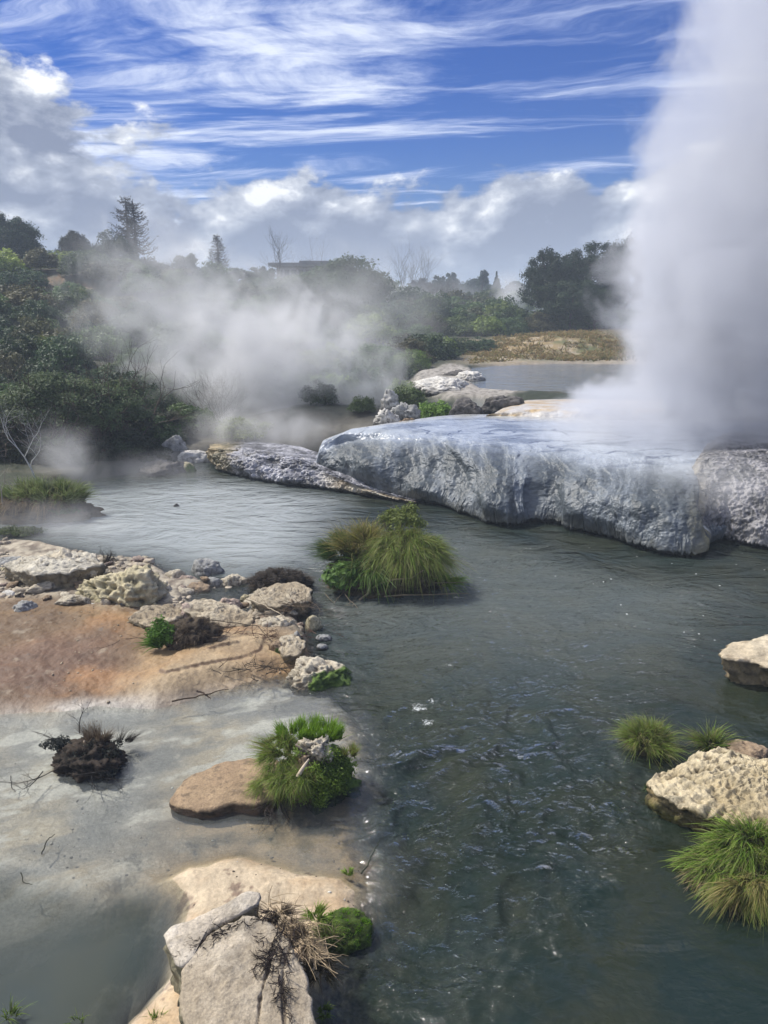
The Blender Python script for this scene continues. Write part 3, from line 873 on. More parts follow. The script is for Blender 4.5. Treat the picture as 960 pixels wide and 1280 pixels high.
PAL = {
    'cream': ((0.56, 0.50, 0.39), (0.27, 0.22, 0.155), (0.10, 0.08, 0.06)),
    'yellow': ((0.52, 0.46, 0.31), (0.27, 0.235, 0.13), (0.08, 0.07, 0.05)),
    'grey': ((0.34, 0.34, 0.33), (0.17, 0.17, 0.165), (0.06, 0.06, 0.06)),
    'pale': ((0.62, 0.60, 0.56), (0.38, 0.36, 0.33), (0.16, 0.15, 0.14)),
    'dark': ((0.13, 0.12, 0.115), (0.07, 0.065, 0.06), (0.03, 0.028, 0.026)),
    'brown': ((0.34, 0.25, 0.165), (0.20, 0.14, 0.09), (0.08, 0.055, 0.04)),
    'pink': ((0.46, 0.36, 0.30), (0.27, 0.20, 0.16), (0.10, 0.08, 0.07)),
}
def rock_mesh(sx, sy, sz, pal, seed, sub=5, angular=0.5, rough=0.16, moss=0.0, flat=0.0, crust=0.0, moss_dir=(0.6, -0.5), name='rock'):
    U, F = ICO[sub]
    P = U.copy()
    rs = np.random.default_rng(seed)
    # facets: clip the ball with random planes
    k = 5 + int(angular * 12)
    for i in range(k):
        nrm = rs.normal(size=3); nrm[2] = abs(nrm[2]) * 0.7; nrm /= np.linalg.norm(nrm)
        dlim = rs.uniform(0.55, 0.86)
        dd = P @ nrm
        P -= np.outer(np.maximum(0, dd - dlim) * (0.55 + 0.4 * angular), nrm)
    if flat > 0:
        top = 1 - flat * 0.55
        P[:, 2] = np.where(P[:, 2] > top, top + (P[:, 2] - top) * 0.15, P[:, 2])
    S = np.array([sx, sy, sz])
    W_ = P * S
    sc = 1.0 / max(0.12, (sx * sy * sz) ** (1 / 3))
    nn = U / np.linalg.norm(U, axis=1)[:, None]
    o = rs.uniform(0, 50, 3)
    a = fbm(W_ * sc * 1.4 + o, 4)
    r2 = fbm(W_ * sc * 4.0 + o, 4, 0.6)
    r3 = fbm(W_ * sc * np.array([3, 3, 9.0]) + o + 0.6 * a[:, None], 5, 0.62)
    r4 = ridged(W_ * sc * 3.3 + o, 4, 0.55)
    m = min(sx, sy, sz * 1.4)
    d_ = m * rough * (1.6 * a + 0.9 * r2 + (0.5 + 0.8 * crust) * r3 + crust * 0.45 * (r4 - 0.5))
    W_ = W_ + nn * d_[:, None]
    A, B_, C_ = PAL[pal]
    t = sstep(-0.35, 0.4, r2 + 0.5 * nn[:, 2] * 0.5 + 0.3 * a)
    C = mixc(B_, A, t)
    C = mixc(C, C_, sstep(0.02, 0.36, -r2 * 0.7 - r4 * 0.3 - r3 * 0.7 + 0.08) * 0.9)
    C = mixc(C, np.array(A) * 0.9 + 0.09, sstep(0.25, 0.5, a + 0.4 * r3) * 0.6)
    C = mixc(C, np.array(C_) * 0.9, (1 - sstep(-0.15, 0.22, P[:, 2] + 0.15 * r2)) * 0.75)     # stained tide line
    if moss > 0:
        g = nn[:, 0] * moss_dir[0] + nn[:, 1] * moss_dir[1] + 0.6 * a + 0.4 * r2
        C = mixc(C, mixc((0.05, 0.085, 0.02), (0.10, 0.16, 0.03), sstep(-0.2, 0.3, r2)), sstep(0.6 - moss, 0.85 - moss, g))
    return mesh(name, W_, F, C, M_ROCK, True)

_rock_seed = [100]
def rock(px, pyb, wpx, hpx, pal, label, depth=0.7, hmin=0.28, sub=5, rz=None, group=None, tilt=None, z0=None, cat='rock', name='rock', base=None, **kw):
    """rock whose waterline/base centre shows at (px, pyb), wpx wide and hpx tall in the photo"""
    _rock_seed[0] += 1
    base = 0.03 if base is None else base
    g = G(px, pyb, base)
    m_ = mpp(g[1], base)
    w_ = wpx * m_ / 2
    d_ = w_ * depth
    # a point's height in the picture comes from its real height and from its depth on the ground
    el_ = math.atan2(CAM_H - base, g[1])
    hz = max(0.35 * w_, 0.0)
    hh = (hpx * m_ - 1.5 * d_ * math.sin(el_)) / math.cos(el_)
    hh = max(hh, hmin * w_)
    z = base if z0 is None else z0
    me = rock_mesh(w_, d_, hh * 1.12, pal, _rock_seed[0], sub, name=name, **kw)
    rzv = random.uniform(-0.25, 0.25) if rz is None else rz
    o = obj(name, me, loc=(g[0], g[1] + d_ * 0.72, z - hh * 0.08), rot=((tilt or (0, 0))[0], (tilt or (0, 0))[1], rzv), label=label, cat=cat, group=group)
    return o

rock(72, 732, 132, 58, 'cream', 'wide pale crusty boulder with a dark hollow under it at the far left shore', sub=6, crust=1.0, rough=0.2, flat=0.4)
rock(152, 758, 134, 72, 'yellow', 'large yellowish lumpy boulder with a small dead sprig on top', sub=6, crust=1.0, rough=0.2, depth=0.75, flat=0.2)
rock(14, 712, 60, 28, 'grey', 'grey-cream rock cut by the left edge of the picture behind the crusty boulders', depth=0.8)
rock(11, 748, 28, 14, 'pale', 'small bright white stone at the left edge', sub=4)
rock(26, 768, 42, 24, 'grey', 'small two-tone rock with a dark shaded face on the brown mud', sub=5, angular=0.9)
rock(52, 745, 60, 14, 'dark', 'low dark wet ledge tucked under the wide pale boulder', sub=5, rough=0.3)
rock(80, 750, 28, 13, 'cream', 'small cream stone between the dark-faced rock and the yellowish boulder', sub=4)
rock(88, 731, 36, 22, 'grey', 'small rock with green moss on top between the two big crusty boulders', moss=0.6, moss_dir=(0, 0.6), sub=5)
rock(198, 742, 44, 20, 'cream', 'rubbly cream rock at the right foot of the yellowish boulder', sub=5, crust=1.0)
rock(257, 717, 52, 25, 'grey', 'grey angular rock standing alone in the calm pool', angular=0.9, sub=5, depth=0.6)
rock(216, 722, 30, 13, 'cream', 'flat stone at the left end of the rubble spit', sub=4)
rock(232, 728, 26, 12, 'pink', 'rounded brownish stone in the middle of the rubble spit', sub=4)
rock(246, 738, 36, 14, 'brown', 'long low brown stone at the edge of the small puddle', sub=4)
rock(226, 742, 34, 12, 'cream', 'broad pale stone beside the small puddle', sub=4)
rock(266, 731, 26, 12, 'grey', 'small grey stone nearest the lone pool rock', sub=4)
rock(290, 730, 38, 17, 'cream', 'knobbly cream stone between the lone pool rock and the dark root clump', sub=5, crust=0.6)
rock(336, 770, 40, 18, 'yellow', 'pitted yellow rock below the broad flat-topped rock', sub=5, crust=0.8)
rock(283, 762, 36, 20, 'pink', 'pinkish stone standing in the small puddle', sub=5)
rock(296, 771, 24, 14, 'grey', 'slanting grey stone leaning on the pinkish puddle stone', sub=4, angular=0.9, tilt=(0, -0.4))
rock(343, 791, 62, 28, 'cream', 'cream rock half covered with dry twigs', sub=5, crust=0.6)
rock(391, 786, 28, 19, 'yellow', 'rounded cream rock alone in shallow water below the leafy plant', sub=5, angular=0.3, rough=0.12)
rock(345, 826, 42, 34, 'brown', 'brown earthy hummock rock behind the mossy river rock', sub=5, rough=0.25, moss=0.25)
rock(371, 806, 18, 18, 'grey', 'small upright grey stone right of the brown hummock', sub=4)
rock(404, 799, 24, 9, 'grey', 'flat dark-tipped stone in the water above the mossy river rock', sub=4, flat=0.5)
rock(401, 810, 18, 7, 'grey', 'smallest flat stone just above the mossy river rock', sub=4, flat=0.5)
rock(394, 858, 108, 50, 'cream', 'large river rock with cream top and bright green moss on its water side', sub=6, moss=0.35, moss_dir=(0.9, -0.45), rough=0.2, crust=0.2, flat=0.3)
rock(318, 748, 20, 9, 'cream', 'tiny pale stone left of the broad flat-topped rock', sub=3)
rock(303, 757, 16, 7, 'brown', 'tiny brown stone on the rim of the puddle', sub=3)
rock(180, 762, 30, 10, 'cream', 'low cream stone below the yellowish boulder', sub=4)
rock(118, 762, 26, 10, 'pale', 'small pale stone in front of the yellowish boulder', sub=4)
# far bank
rock(213, 574, 56, 34, 'grey', 'rounded dark grey boulder on the far bank in thin steam', sub=5, z0=0.1)
rock(235, 588, 24, 13, 'yellow', 'small mossy stone in the pool at the tip of the rock shelf', sub=4, moss=0.3)
rock(220, 635, 10, 7, 'dark', 'tiny black stone breaking the surface of the calm pool', sub=3, base=-0.03)
rock(195, 592, 90, 12, 'dark', 'low dark ledge at the waterline below the leafy bushes', sub=5, rough=0.25)
rock(240, 577, 66, 20, 'pale', 'pale crust ledge in steam behind the small mossy stone', sub=5, flat=0.5)
for px, py, w_, h_, pl, lb in ((489, 509, 34, 24, 'pale', 'topmost pale boulder of the pile below the hillside scrub'),
                               (505, 521, 42, 20, 'grey', 'right-hand grey boulder of the pale pile beside the bright round bush'),
                               (482, 527, 38, 18, 'pale', 'lower left boulder of the pale pile above the terrace'),
                               (508, 534, 34, 14, 'brown', 'lowest brownish boulder of the pale pile above the terrace')):
    rock(px, py, w_, h_, pl, lb, base=1.15, sub=5, crust=0.8, rough=0.25)
rock(585, 519, 60, 26, 'dark', 'dark craggy ledge between terrace top and upper pool', base=1.2, sub=5, rough=0.3, depth=0.5)
rock(625, 512, 70, 24, 'dark', 'longer dark ledge under the rim of the upper pool', base=1.25, sub=5, rough=0.3, depth=0.4)
rock(572, 470, 40, 10, 'dark', 'dark low rock at the corner of the upper pool', base=1.25, sub=4, rough=0.3)
# right bank
rock(942, 950, 66, 22, 'brown', 'low brown algae-covered rock behind the knobbly cream rock', sub=5, flat=0.5, depth=0.9)
rock(768, 952, 62, 20, 'dark', 'dark submerged stones left of the round tussock', sub=5, base=-0.06, rough=0.3, flat=0.4)

# broad flat rocks: an outline on the ground with real thickness and rough sides
def slab(outline, zt, label, ca, cb, cc, side, side_r=0.07, relief=0.035, fine=0.012, cracks=(), tilt=(0.0, 0.0), bulge=0.0, crust=0.0, moss=0.0, under=0.05, zb=-0.5, step=0.02, rings=90, seed=0):
    P = np.array([G(a, c, zt)[:2] for a, c in outline])
    n = len(P); seg = []
    for i in range(n):
        a, c = P[i], P[(i + 1) % n]
        m_ = max(2, int(np.linalg.norm(c - a) / step))
        for t in range(m_): seg.append(a + (c - a) * t / m_)
    O = np.array(seg); kk = 5
    O = np.stack([np.convolve(np.concatenate([O[-kk:, k], O[:, k], O[:kk, k]]), np.ones(kk) / kk, 'same')[kk:-kk] for k in (0, 1)], 1)
    c0 = O.mean(0); N = len(O)
    nr = O - c0; nr /= np.linalg.norm(nr, axis=1)[:, None]
    wv = fbm(np.stack([O[:, 0] * 5, O[:, 1] * 5, np.full(N, seed * 3.1)], 1), 4, 0.6)
    O = O + nr * ((0.05 + 0.04 * (seed > 6)) * wv)[:, None]
    rows = []
    zs = np.concatenate([np.linspace(zb, 0, 5), np.linspace(0.02, zt - 0.03, 10), [zt - 0.012]])
    for z in zs:
        q = (z / zt) if z > 0 else 0
        rows.append(np.concatenate([O - nr * (under * (1 - q)), np.full((N, 1), z)], 1))
    for s_ in np.linspace(0.985, 0.0, rings):
        rows.append(np.concatenate([c0 + (O - nr * 0.012 - c0) * s_, np.full((N, 1), zt + bulge * (1 - s_ * s_))], 1))
    V = np.array(rows); nv = len(rows); f = V.reshape(-1, 3)
    o = np.array([seed * 7.3, seed * 1.9, 0])
    a = fbm(f * 1.7 + o, 4); r2 = fbm(f * 7 + o, 5, 0.6); r3 = fbm(f * np.array([14, 14, 24]) + o, 3)
    r4 = ridged(f * 9 + o, 4, 0.6)
    sd_ = (f[:, 2] < zt - 0.02)
    rad = np.concatenate([np.repeat(nr[None], nv, 0).reshape(-1, 2), np.zeros((len(f), 1))], 1)
    f = f + rad * ((side_r * r2 + side_r * 0.6 * r3) * sd_)[:, None]
    dz = relief * a + fine * r2 + fine * 0.35 * r3 + crust * 0.11 * (r4 - 0.4) + (f[:, 0] - c0[0]) * tilt[0] + (f[:, 1] - c0[1]) * tilt[1]
    C = mixc(cb, ca, sstep(-0.3, 0.4, a + 0.3 * r2))
    C = mixc(C, cc, sstep(0.18, 0.45, r2 + 0.25 * r3) * 0.7)
    C = mixc(C, np.array(cc) * 0.8, sstep(0.05, 0.5, 0.5 - r4 + 0.3 * a) * (0.8 if crust else 0.45))
    for pts in cracks:
        g = np.array([G(x_, y_, zt)[:2] for x_, y_ in pts]); dm = np.full(len(f), 9.0)
        for i in range(len(g) - 1):
            e_ = g[i + 1] - g[i]; w_ = f[:, :2] - g[i]
            t = np.clip((w_ @ e_) / (e_ @ e_), 0, 1)
            dm = np.minimum(dm, np.linalg.norm(w_ - t[:, None] * e_, axis=1))
        dm = np.abs(dm + 0.03 * r2)
        dz = dz - 0.022 * (1 - sstep(0.002, 0.016, dm)) * (~sd_)
        C = mixc(C, (0.12, 0.095, 0.07), (1 - sstep(0.002, 0.012, dm)) * (~sd_) * 0.8)
    f[:, 2] += dz * sstep(-0.1, max(0.1, zt * 0.6), f[:, 2])
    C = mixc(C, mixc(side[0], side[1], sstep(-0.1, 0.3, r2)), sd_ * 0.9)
    if moss: C = mixc(C, mixc((0.05, 0.07, 0.02), (0.11, 0.10, 0.03), sstep(-0.2, 0.3, r2)), sstep(0.75 - moss, 0.95 - moss, a + 0.5 - f[:, 2] / zt * 0.3 + 0.5 * r2))
    return obj('flat_rock', mesh('flat_rock', f, grid_faces(N, nv, True), C, M_ROCK, True), label=label, cat='rock')
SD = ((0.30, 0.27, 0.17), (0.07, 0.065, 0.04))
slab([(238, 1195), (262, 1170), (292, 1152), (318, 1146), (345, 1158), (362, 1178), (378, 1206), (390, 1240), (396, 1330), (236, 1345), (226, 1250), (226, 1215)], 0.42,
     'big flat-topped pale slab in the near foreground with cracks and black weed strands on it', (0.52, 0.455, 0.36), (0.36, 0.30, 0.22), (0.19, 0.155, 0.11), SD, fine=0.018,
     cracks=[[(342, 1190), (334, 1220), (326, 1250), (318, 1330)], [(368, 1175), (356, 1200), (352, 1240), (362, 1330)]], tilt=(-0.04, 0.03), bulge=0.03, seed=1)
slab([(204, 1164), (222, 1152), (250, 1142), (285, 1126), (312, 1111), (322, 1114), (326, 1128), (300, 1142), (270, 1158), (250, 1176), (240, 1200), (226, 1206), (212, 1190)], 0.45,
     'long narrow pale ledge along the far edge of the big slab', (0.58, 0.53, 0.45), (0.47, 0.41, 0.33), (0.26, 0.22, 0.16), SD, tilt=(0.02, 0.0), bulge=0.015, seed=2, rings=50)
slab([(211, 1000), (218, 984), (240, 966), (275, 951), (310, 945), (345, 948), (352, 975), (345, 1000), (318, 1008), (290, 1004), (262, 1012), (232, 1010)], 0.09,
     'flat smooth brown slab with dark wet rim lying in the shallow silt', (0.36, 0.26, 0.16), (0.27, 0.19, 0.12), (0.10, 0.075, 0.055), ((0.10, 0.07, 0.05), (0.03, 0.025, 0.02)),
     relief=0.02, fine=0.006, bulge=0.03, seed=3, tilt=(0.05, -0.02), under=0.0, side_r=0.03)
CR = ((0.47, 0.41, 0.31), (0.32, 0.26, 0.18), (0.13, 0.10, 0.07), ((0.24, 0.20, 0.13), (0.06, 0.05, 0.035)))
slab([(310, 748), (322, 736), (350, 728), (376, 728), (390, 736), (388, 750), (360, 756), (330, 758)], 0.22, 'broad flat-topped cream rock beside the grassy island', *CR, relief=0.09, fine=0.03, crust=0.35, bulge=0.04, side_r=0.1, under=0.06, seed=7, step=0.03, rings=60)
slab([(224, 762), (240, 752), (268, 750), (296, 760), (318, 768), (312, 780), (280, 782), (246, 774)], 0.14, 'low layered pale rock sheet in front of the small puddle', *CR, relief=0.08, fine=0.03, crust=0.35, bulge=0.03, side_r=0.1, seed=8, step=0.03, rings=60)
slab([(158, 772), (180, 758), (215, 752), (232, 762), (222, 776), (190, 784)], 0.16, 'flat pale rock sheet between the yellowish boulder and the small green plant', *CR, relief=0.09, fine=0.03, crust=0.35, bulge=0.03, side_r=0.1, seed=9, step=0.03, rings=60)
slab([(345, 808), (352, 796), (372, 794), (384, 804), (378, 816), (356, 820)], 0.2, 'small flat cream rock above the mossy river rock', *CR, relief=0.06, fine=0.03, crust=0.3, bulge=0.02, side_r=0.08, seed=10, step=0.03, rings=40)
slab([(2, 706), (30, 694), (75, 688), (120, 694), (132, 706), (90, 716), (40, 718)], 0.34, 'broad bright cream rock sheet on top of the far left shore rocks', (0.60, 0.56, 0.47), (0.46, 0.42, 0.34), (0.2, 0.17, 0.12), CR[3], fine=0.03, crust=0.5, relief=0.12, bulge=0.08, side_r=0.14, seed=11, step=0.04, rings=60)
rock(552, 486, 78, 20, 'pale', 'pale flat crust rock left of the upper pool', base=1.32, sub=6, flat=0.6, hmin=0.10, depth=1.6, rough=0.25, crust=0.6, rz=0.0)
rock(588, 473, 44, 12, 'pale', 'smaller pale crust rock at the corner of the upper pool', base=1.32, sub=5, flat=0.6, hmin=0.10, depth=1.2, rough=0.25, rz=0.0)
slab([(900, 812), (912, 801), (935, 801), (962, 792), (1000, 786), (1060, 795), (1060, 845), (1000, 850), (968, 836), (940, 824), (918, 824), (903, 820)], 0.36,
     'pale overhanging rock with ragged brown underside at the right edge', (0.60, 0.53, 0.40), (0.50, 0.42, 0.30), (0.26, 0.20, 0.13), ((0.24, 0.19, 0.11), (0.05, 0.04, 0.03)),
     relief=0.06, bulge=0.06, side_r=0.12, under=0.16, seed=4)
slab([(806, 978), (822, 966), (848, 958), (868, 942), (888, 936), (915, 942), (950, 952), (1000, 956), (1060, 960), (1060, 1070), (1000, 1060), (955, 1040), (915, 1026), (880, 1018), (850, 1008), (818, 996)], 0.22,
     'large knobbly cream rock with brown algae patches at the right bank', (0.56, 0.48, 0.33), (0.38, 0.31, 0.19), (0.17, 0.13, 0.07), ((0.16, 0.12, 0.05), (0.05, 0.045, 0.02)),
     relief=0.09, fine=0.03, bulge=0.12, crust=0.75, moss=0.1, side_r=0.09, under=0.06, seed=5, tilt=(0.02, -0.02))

# small rubble between the boulders of the left shore
_rs = np.random.default_rng(321)
_n = 0
RUB = [rock_mesh(1.0, 0.8, 0.6, p_, 900 + i, 4, rough=0.25, crust=0.6) for i, p_ in enumerate(('cream', 'yellow', 'brown', 'grey', 'cream', 'pink'))]
while _n < 95:
    px = _rs.uniform(0, 405); py = _rs.uniform(692, 800) if px > 150 else _rs.uniform(700, 768)
    g = G(px, py, 0.08)
    a_, b_ = np.array([g[0]]), np.array([g[1]])
    if sdpoly(a_, b_, P_RUBBLE)[0] < -0.1 or sdpoly(a_, b_, P_SANDT)[0] > 0.1: continue
    s_ = 0.045 + 0.13 * _rs.random() ** 2
    z = land_z(g[0], g[1])
    k_ = _rs.integers(0, len(RUB))
    o = obj('rock', RUB[k_], loc=(g[0], g[1], z + s_ * 0.2), rot=(_rs.normal() * 0.3, _rs.normal() * 0.3, _rs.uniform(0, 6.3)), scale=(s_ * _rs.uniform(0.8, 1.5), s_, s_ * _rs.uniform(0.7, 1.1)),
            label='small loose rubble stone among the left shore boulders', cat='rock', group='small rubble stones on the left shore')
    _n += 1

# pebbles and grit: too many to count
def pebbles():
    acc = Acc()
    U, F = ICO[2]
    rs = np.random.default_rng(5)
    zones = [(P_MUD, 420, 0.005, 0.022, (0.34, 0.28, 0.20)), (P_RUBBLE, 1700, 0.012, 0.085, (0.42, 0.36, 0.28)), (P_SHAL, 260, 0.004, 0.015, (0.16, 0.13, 0.10)), (P_SHAL, 130, 0.006, 0.016, (0.6, 0.57, 0.5))]
    for poly, n, a, c, colr in zones:
        pp = np.array([p[:2] for p in poly])
        lo, hi = np.maximum(pp.min(0), [-8.5, 3.6]), np.minimum(pp.max(0), [8, 17])
        q = rs.uniform(lo, hi, (n * 6, 2))
        q = q[sdpoly(q[:, 0], q[:, 1], poly) > 0.05]
        cl = fbm(xyz(q[:, 0], q[:, 1], 3.3) * 1.1, 3)
        q = q[cl > rs.uniform(-0.05, 0.35, len(q))][:n]
        zz = land_h(q[:, 0], q[:, 1])
        for (x, y), z in zip(q, zz):
            if z < -0.12: continue
            s = a + (c - a) * rs.random() ** 2.5
            V = U * (s * rs.uniform(0.6, 1.4, 3) * [1, 1, 0.6])
            V = V * (1 + 0.25 * rs.normal(size=(len(U), 1)) * 0.6)
            acc.add(V + [x, y, max(z, -0.012) + s * 0.15], None, F, np.array(colr) * rs.uniform(0.6, 1.25))
    obj('pebbles', acc.mesh('pebbles', M_ROCK), label='scattered small stones and grit over the mud and shallow silt', cat='pebbles', kind='stuff')
pebbles()
# ------------------------------------------------------------------ grass, weed, twigs
def blades(roots, dirs, length, droop, width, cols, tips, segs=5, seed=0, curl=0.15):
    """curved grass blades; returns an Acc"""
    rs = np.random.default_rng(seed)
    n = len(roots)
    L = length * rs.uniform(0.35, 1.25, n)
    dirs = dirs / np.linalg.norm(dirs, axis=1)[:, None]
    t = np.linspace(0, 1, segs)
    out = dirs.copy(); out[:, 2] = 0
    out += rs.normal(size=(n, 3)) * [curl, curl, 0]
    dr = droop * rs.uniform(0.5, 1.4, n)
    P = roots[:, None, :] + dirs[:, None, :] * (L[:, None] * t[None, :])[..., None] \
        + out[:, None, :] * (L[:, None] * 0.35 * t[None, :] ** 2)[..., None]
    P[..., 2] -= (L[:, None] * dr[:, None]) * t[None, :] ** 2.2
    side = np.cross(dirs, np.stack([rs.normal(size=n), rs.normal(size=n), rs.normal(size=n)], 1))
    side /= np.linalg.norm(side, axis=1)[:, None] + 1e-9
    w_ = width * rs.uniform(0.6, 1.3, n)[:, None] * (1 - t[None, :] ** 1.6 * 0.92)
    A = P - side[:, None, :] * w_[..., None] * 0.5
    B_ = P + side[:, None, :] * w_[..., None] * 0.5
    V = np.stack([A, B_], 2).reshape(n, segs * 2, 3)
    base = np.arange(n)[:, None] * segs * 2
    j = np.arange(segs - 1) * 2
    Q = np.stack([base + j, base + j + 1, base + j + 3, base + j + 2], -1).reshape(-1, 4)
    cr = rs.random(n)
    c0 = np.asarray(cols)[rs.integers(0, len(cols), n)] * rs.uniform(0.75, 1.2, (n, 1))
    c1 = np.asarray(tips)[rs.integers(0, len(tips), n)] * rs.uniform(0.8, 1.2, (n, 1))
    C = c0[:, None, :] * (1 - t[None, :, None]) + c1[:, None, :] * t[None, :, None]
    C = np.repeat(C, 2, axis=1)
    return V.reshape(-1, 3), Q, C.reshape(-1, 3)

def dome_roots(n, rx, ry, rz, seed, zmin=0.0, full=False):
    rs = np.random.default_rng(seed)
    d = rs.normal(size=(n, 3))
    d[:, 2] = np.abs(d[:, 2]) if not full else d[:, 2]
    d /= np.linalg.norm(d, axis=1)[:, None]
    p = d * [rx, ry, rz] * rs.uniform(0.7, 1.0, (n, 1))
    p[:, 2] += zmin
    return p, d

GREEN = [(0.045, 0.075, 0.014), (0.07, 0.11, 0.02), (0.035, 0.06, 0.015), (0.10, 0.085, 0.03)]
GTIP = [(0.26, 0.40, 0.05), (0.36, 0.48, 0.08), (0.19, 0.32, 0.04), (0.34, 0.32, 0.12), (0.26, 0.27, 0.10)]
BRIGHT = [(0.10, 0.19, 0.015), (0.14, 0.24, 0.02)]
BTIP = [(0.20, 0.36, 0.03), (0.26, 0.42, 0.05)]
YEL = [(0.16, 0.13, 0.045), (0.10, 0.10, 0.03)]
YTIP = [(0.42, 0.34, 0.14), (0.34, 0.32, 0.09), (0.24, 0.28, 0.06)]
DARKG = [(0.02, 0.04, 0.012), (0.03, 0.055, 0.015)]
DTIP = [(0.06, 0.12, 0.025), (0.09, 0.15, 0.03)]
DEADC = [(0.10, 0.07, 0.045), (0.06, 0.045, 0.035)]
DEADT = [(0.26, 0.20, 0.13), (0.14, 0.105, 0.075)]

def tuft_mesh(name, rx, ry, rz, n, length, droop, width, c0, c1, seed, lean=(0, 0, 0), up=0.5, zmin=0.0, mat=None, full=False):
    p, d = dome_roots(n, rx, ry, rz, seed, zmin, full)
    rs = np.random.default_rng(seed + 2)
    k = max(5, n // 110)                       # blades gather in small tufts, each with its own lean
    pc, dc = dome_roots(k, rx, ry, rz, seed + 3, zmin, full)
    near = np.argmin(((p[:, None, :] - pc[None]) ** 2).sum(-1) * rs.uniform(0.5, 1.5, (n, k)), axis=1)
    p = p * 0.55 + pc[near] * 0.45
    d = 0.35 * d + dc[near] * 0.35 + rs.normal(size=(k, 3))[near] * 0.28 + rs.normal(size=(n, 3)) * 0.33
    d = d + np.array([0, 0, up + 0.35]) + np.array(lean)
    d[:, 2] = np.maximum(d[:, 2], 0.05)
    V, Q, C = blades(p, d, length, droop, width, c0, c1, seed=seed + 1)
    return mesh(name, V, Q, C, mat or M_GRASS, False)

def mound_mesh(name, rx, ry, rz, seed, c0, c1, rough=0.18, sub=4, mat=None):
    U, F = ICO[sub]
    o = seed * 1.37
    n = fbm(U * 2.2 + o, 4, 0.6); n2 = fbm(U * 8 + o, 3, 0.6)
    V = U * (1 + rough * (1.5 * n + 0.6 * n2))[:, None] * [rx, ry, rz]
    return mesh(name, V, F, mixc(c0, c1, sstep(-0.4, 0.4, n2 + n)), mat or M_SOIL, True)

def leaf_mesh(name, centres, normals, size, cols, seed, mat=None, jitter=0.8, aspect=0.55):
    """many small leaf faces (folded kites: 2 triangles)"""
    rs = np.random.default_rng(seed)
    n = len(centres)
    nrm = normals + rs.normal(size=(n, 3)) * jitter
    nrm /= np.linalg.norm(nrm, axis=1)[:, None]
    a = np.cross(nrm, rs.normal(size=(n, 3))); a /= np.linalg.norm(a, axis=1)[:, None] + 1e-9
    b_ = np.cross(nrm, a)
    s = size * rs.uniform(0.6, 1.35, n)[:, None]
    tip = centres + a * s; tail = centres - a * s
    l = centres + b_ * s * aspect + nrm * s * 0.12; r_ = centres - b_ * s * aspect + nrm * s * 0.12
    V = np.stack([tail, l, tip, r_], 1).reshape(-1, 3)
    k = np.arange(n)[:, None] * 4
    Q = k + np.array([[0, 1, 2, 3]])
    C = np.repeat(cols, 4, axis=0)
    return mesh(name, V, Q, C, mat or M_LEAF, False)

def clumps(n_lobes, per, rx, ry, rz, lobe, seed, flat=0.0, inner=0.12, zlo=-0.25):
    """points on many small lobes spread over and in a crown"""
    rs = np.random.default_rng(seed)
    d = rs.normal(size=(n_lobes, 3)); d /= np.linalg.norm(d, axis=1)[:, None]
    d[:, 2] = np.where(d[:, 2] < zlo, -d[:, 2] * 0.5, d[:, 2])
    rr = rs.uniform(0.55, 1.0, (n_lobes, 1))
    ctr = d * rr * [rx, ry, rz] * (1 - lobe * 0.6)
    sz = lobe * rs.uniform(0.55, 1.25, n_lobes)
    e = rs.normal(size=(n_lobes, per, 3)); e /= np.linalg.norm(e, axis=2)[..., None]
    e[..., 2] = np.where(e[..., 2] < -0.35, -e[..., 2], e[..., 2])
    P = rs.normal(size=(n_lobes, per, 3)) * (0.10 * lobe) * np.array([rx, ry, rz]) * 2.2 + ctr[:, None, :] + e * (sz[:, None] * rs.uniform(0.55, 1.08, (n_lobes, per)))[..., None] * np.array([rx, ry, rz * 0.85])
    N = e + d[:, None, :] * 0.35 + [0, 0, 0.3]
    li = np.repeat(np.arange(n_lobes), per)
    return P.reshape(-1, 3), N.reshape(-1, 3), li, rs

def crown_mesh(name, n_lobes, per, rx, ry, rz, lobe, size, c_dark, c_light, seed, mat=None, zlo=-0.25, jitter=0.8, aspect=0.55, gap=None):
    P, N, li, rs = clumps(n_lobes, per, rx, ry, rz, lobe, seed, zlo=zlo)
    if gap:
        q = fbm(P * gap[0] + seed, 3) > gap[1]
        P, N, li = P[q], N[q], li[q]
    tone = rs.random(n_lobes)[li] * 0.6 + rs.random(len(P)) * 0.4
    C = mixc(c_dark, c_light, tone)
    return leaf_mesh(name, P, N, size, C, seed + 5, mat, jitter, aspect)

def twig_acc(acc, p0, d0, L, r0, depth_, rs, C, spread=0.5, seg=5, droop=0.0):
    d0 = d0 / np.linalg.norm(d0)
    pts = [p0]; d = d0.copy(); nseg = 5
    for i in range(nseg):
        d = d + rs.normal(size=3) * 0.16; d[2] -= droop; d /= np.linalg.norm(d)
        pts.append(pts[-1] + d * L / nseg)
    rad = np.linspace(r0, r0 * 0.45, nseg + 1)
    tube(acc, pts, rad, C, seg)
    if depth_ > 0:
        for i in range(2, nseg + 1):
            for _ in range(1 if i < nseg else 2):
                nd = d0 * 0.6 + rs.normal(size=3) * spread + [0, 0, 0.15 - droop]
                twig_acc(acc, pts[i], nd, L * rs.uniform(0.45, 0.7), rad[i] * 0.7, depth_ - 1, rs, C, spread, max(3, seg - 1), droop)

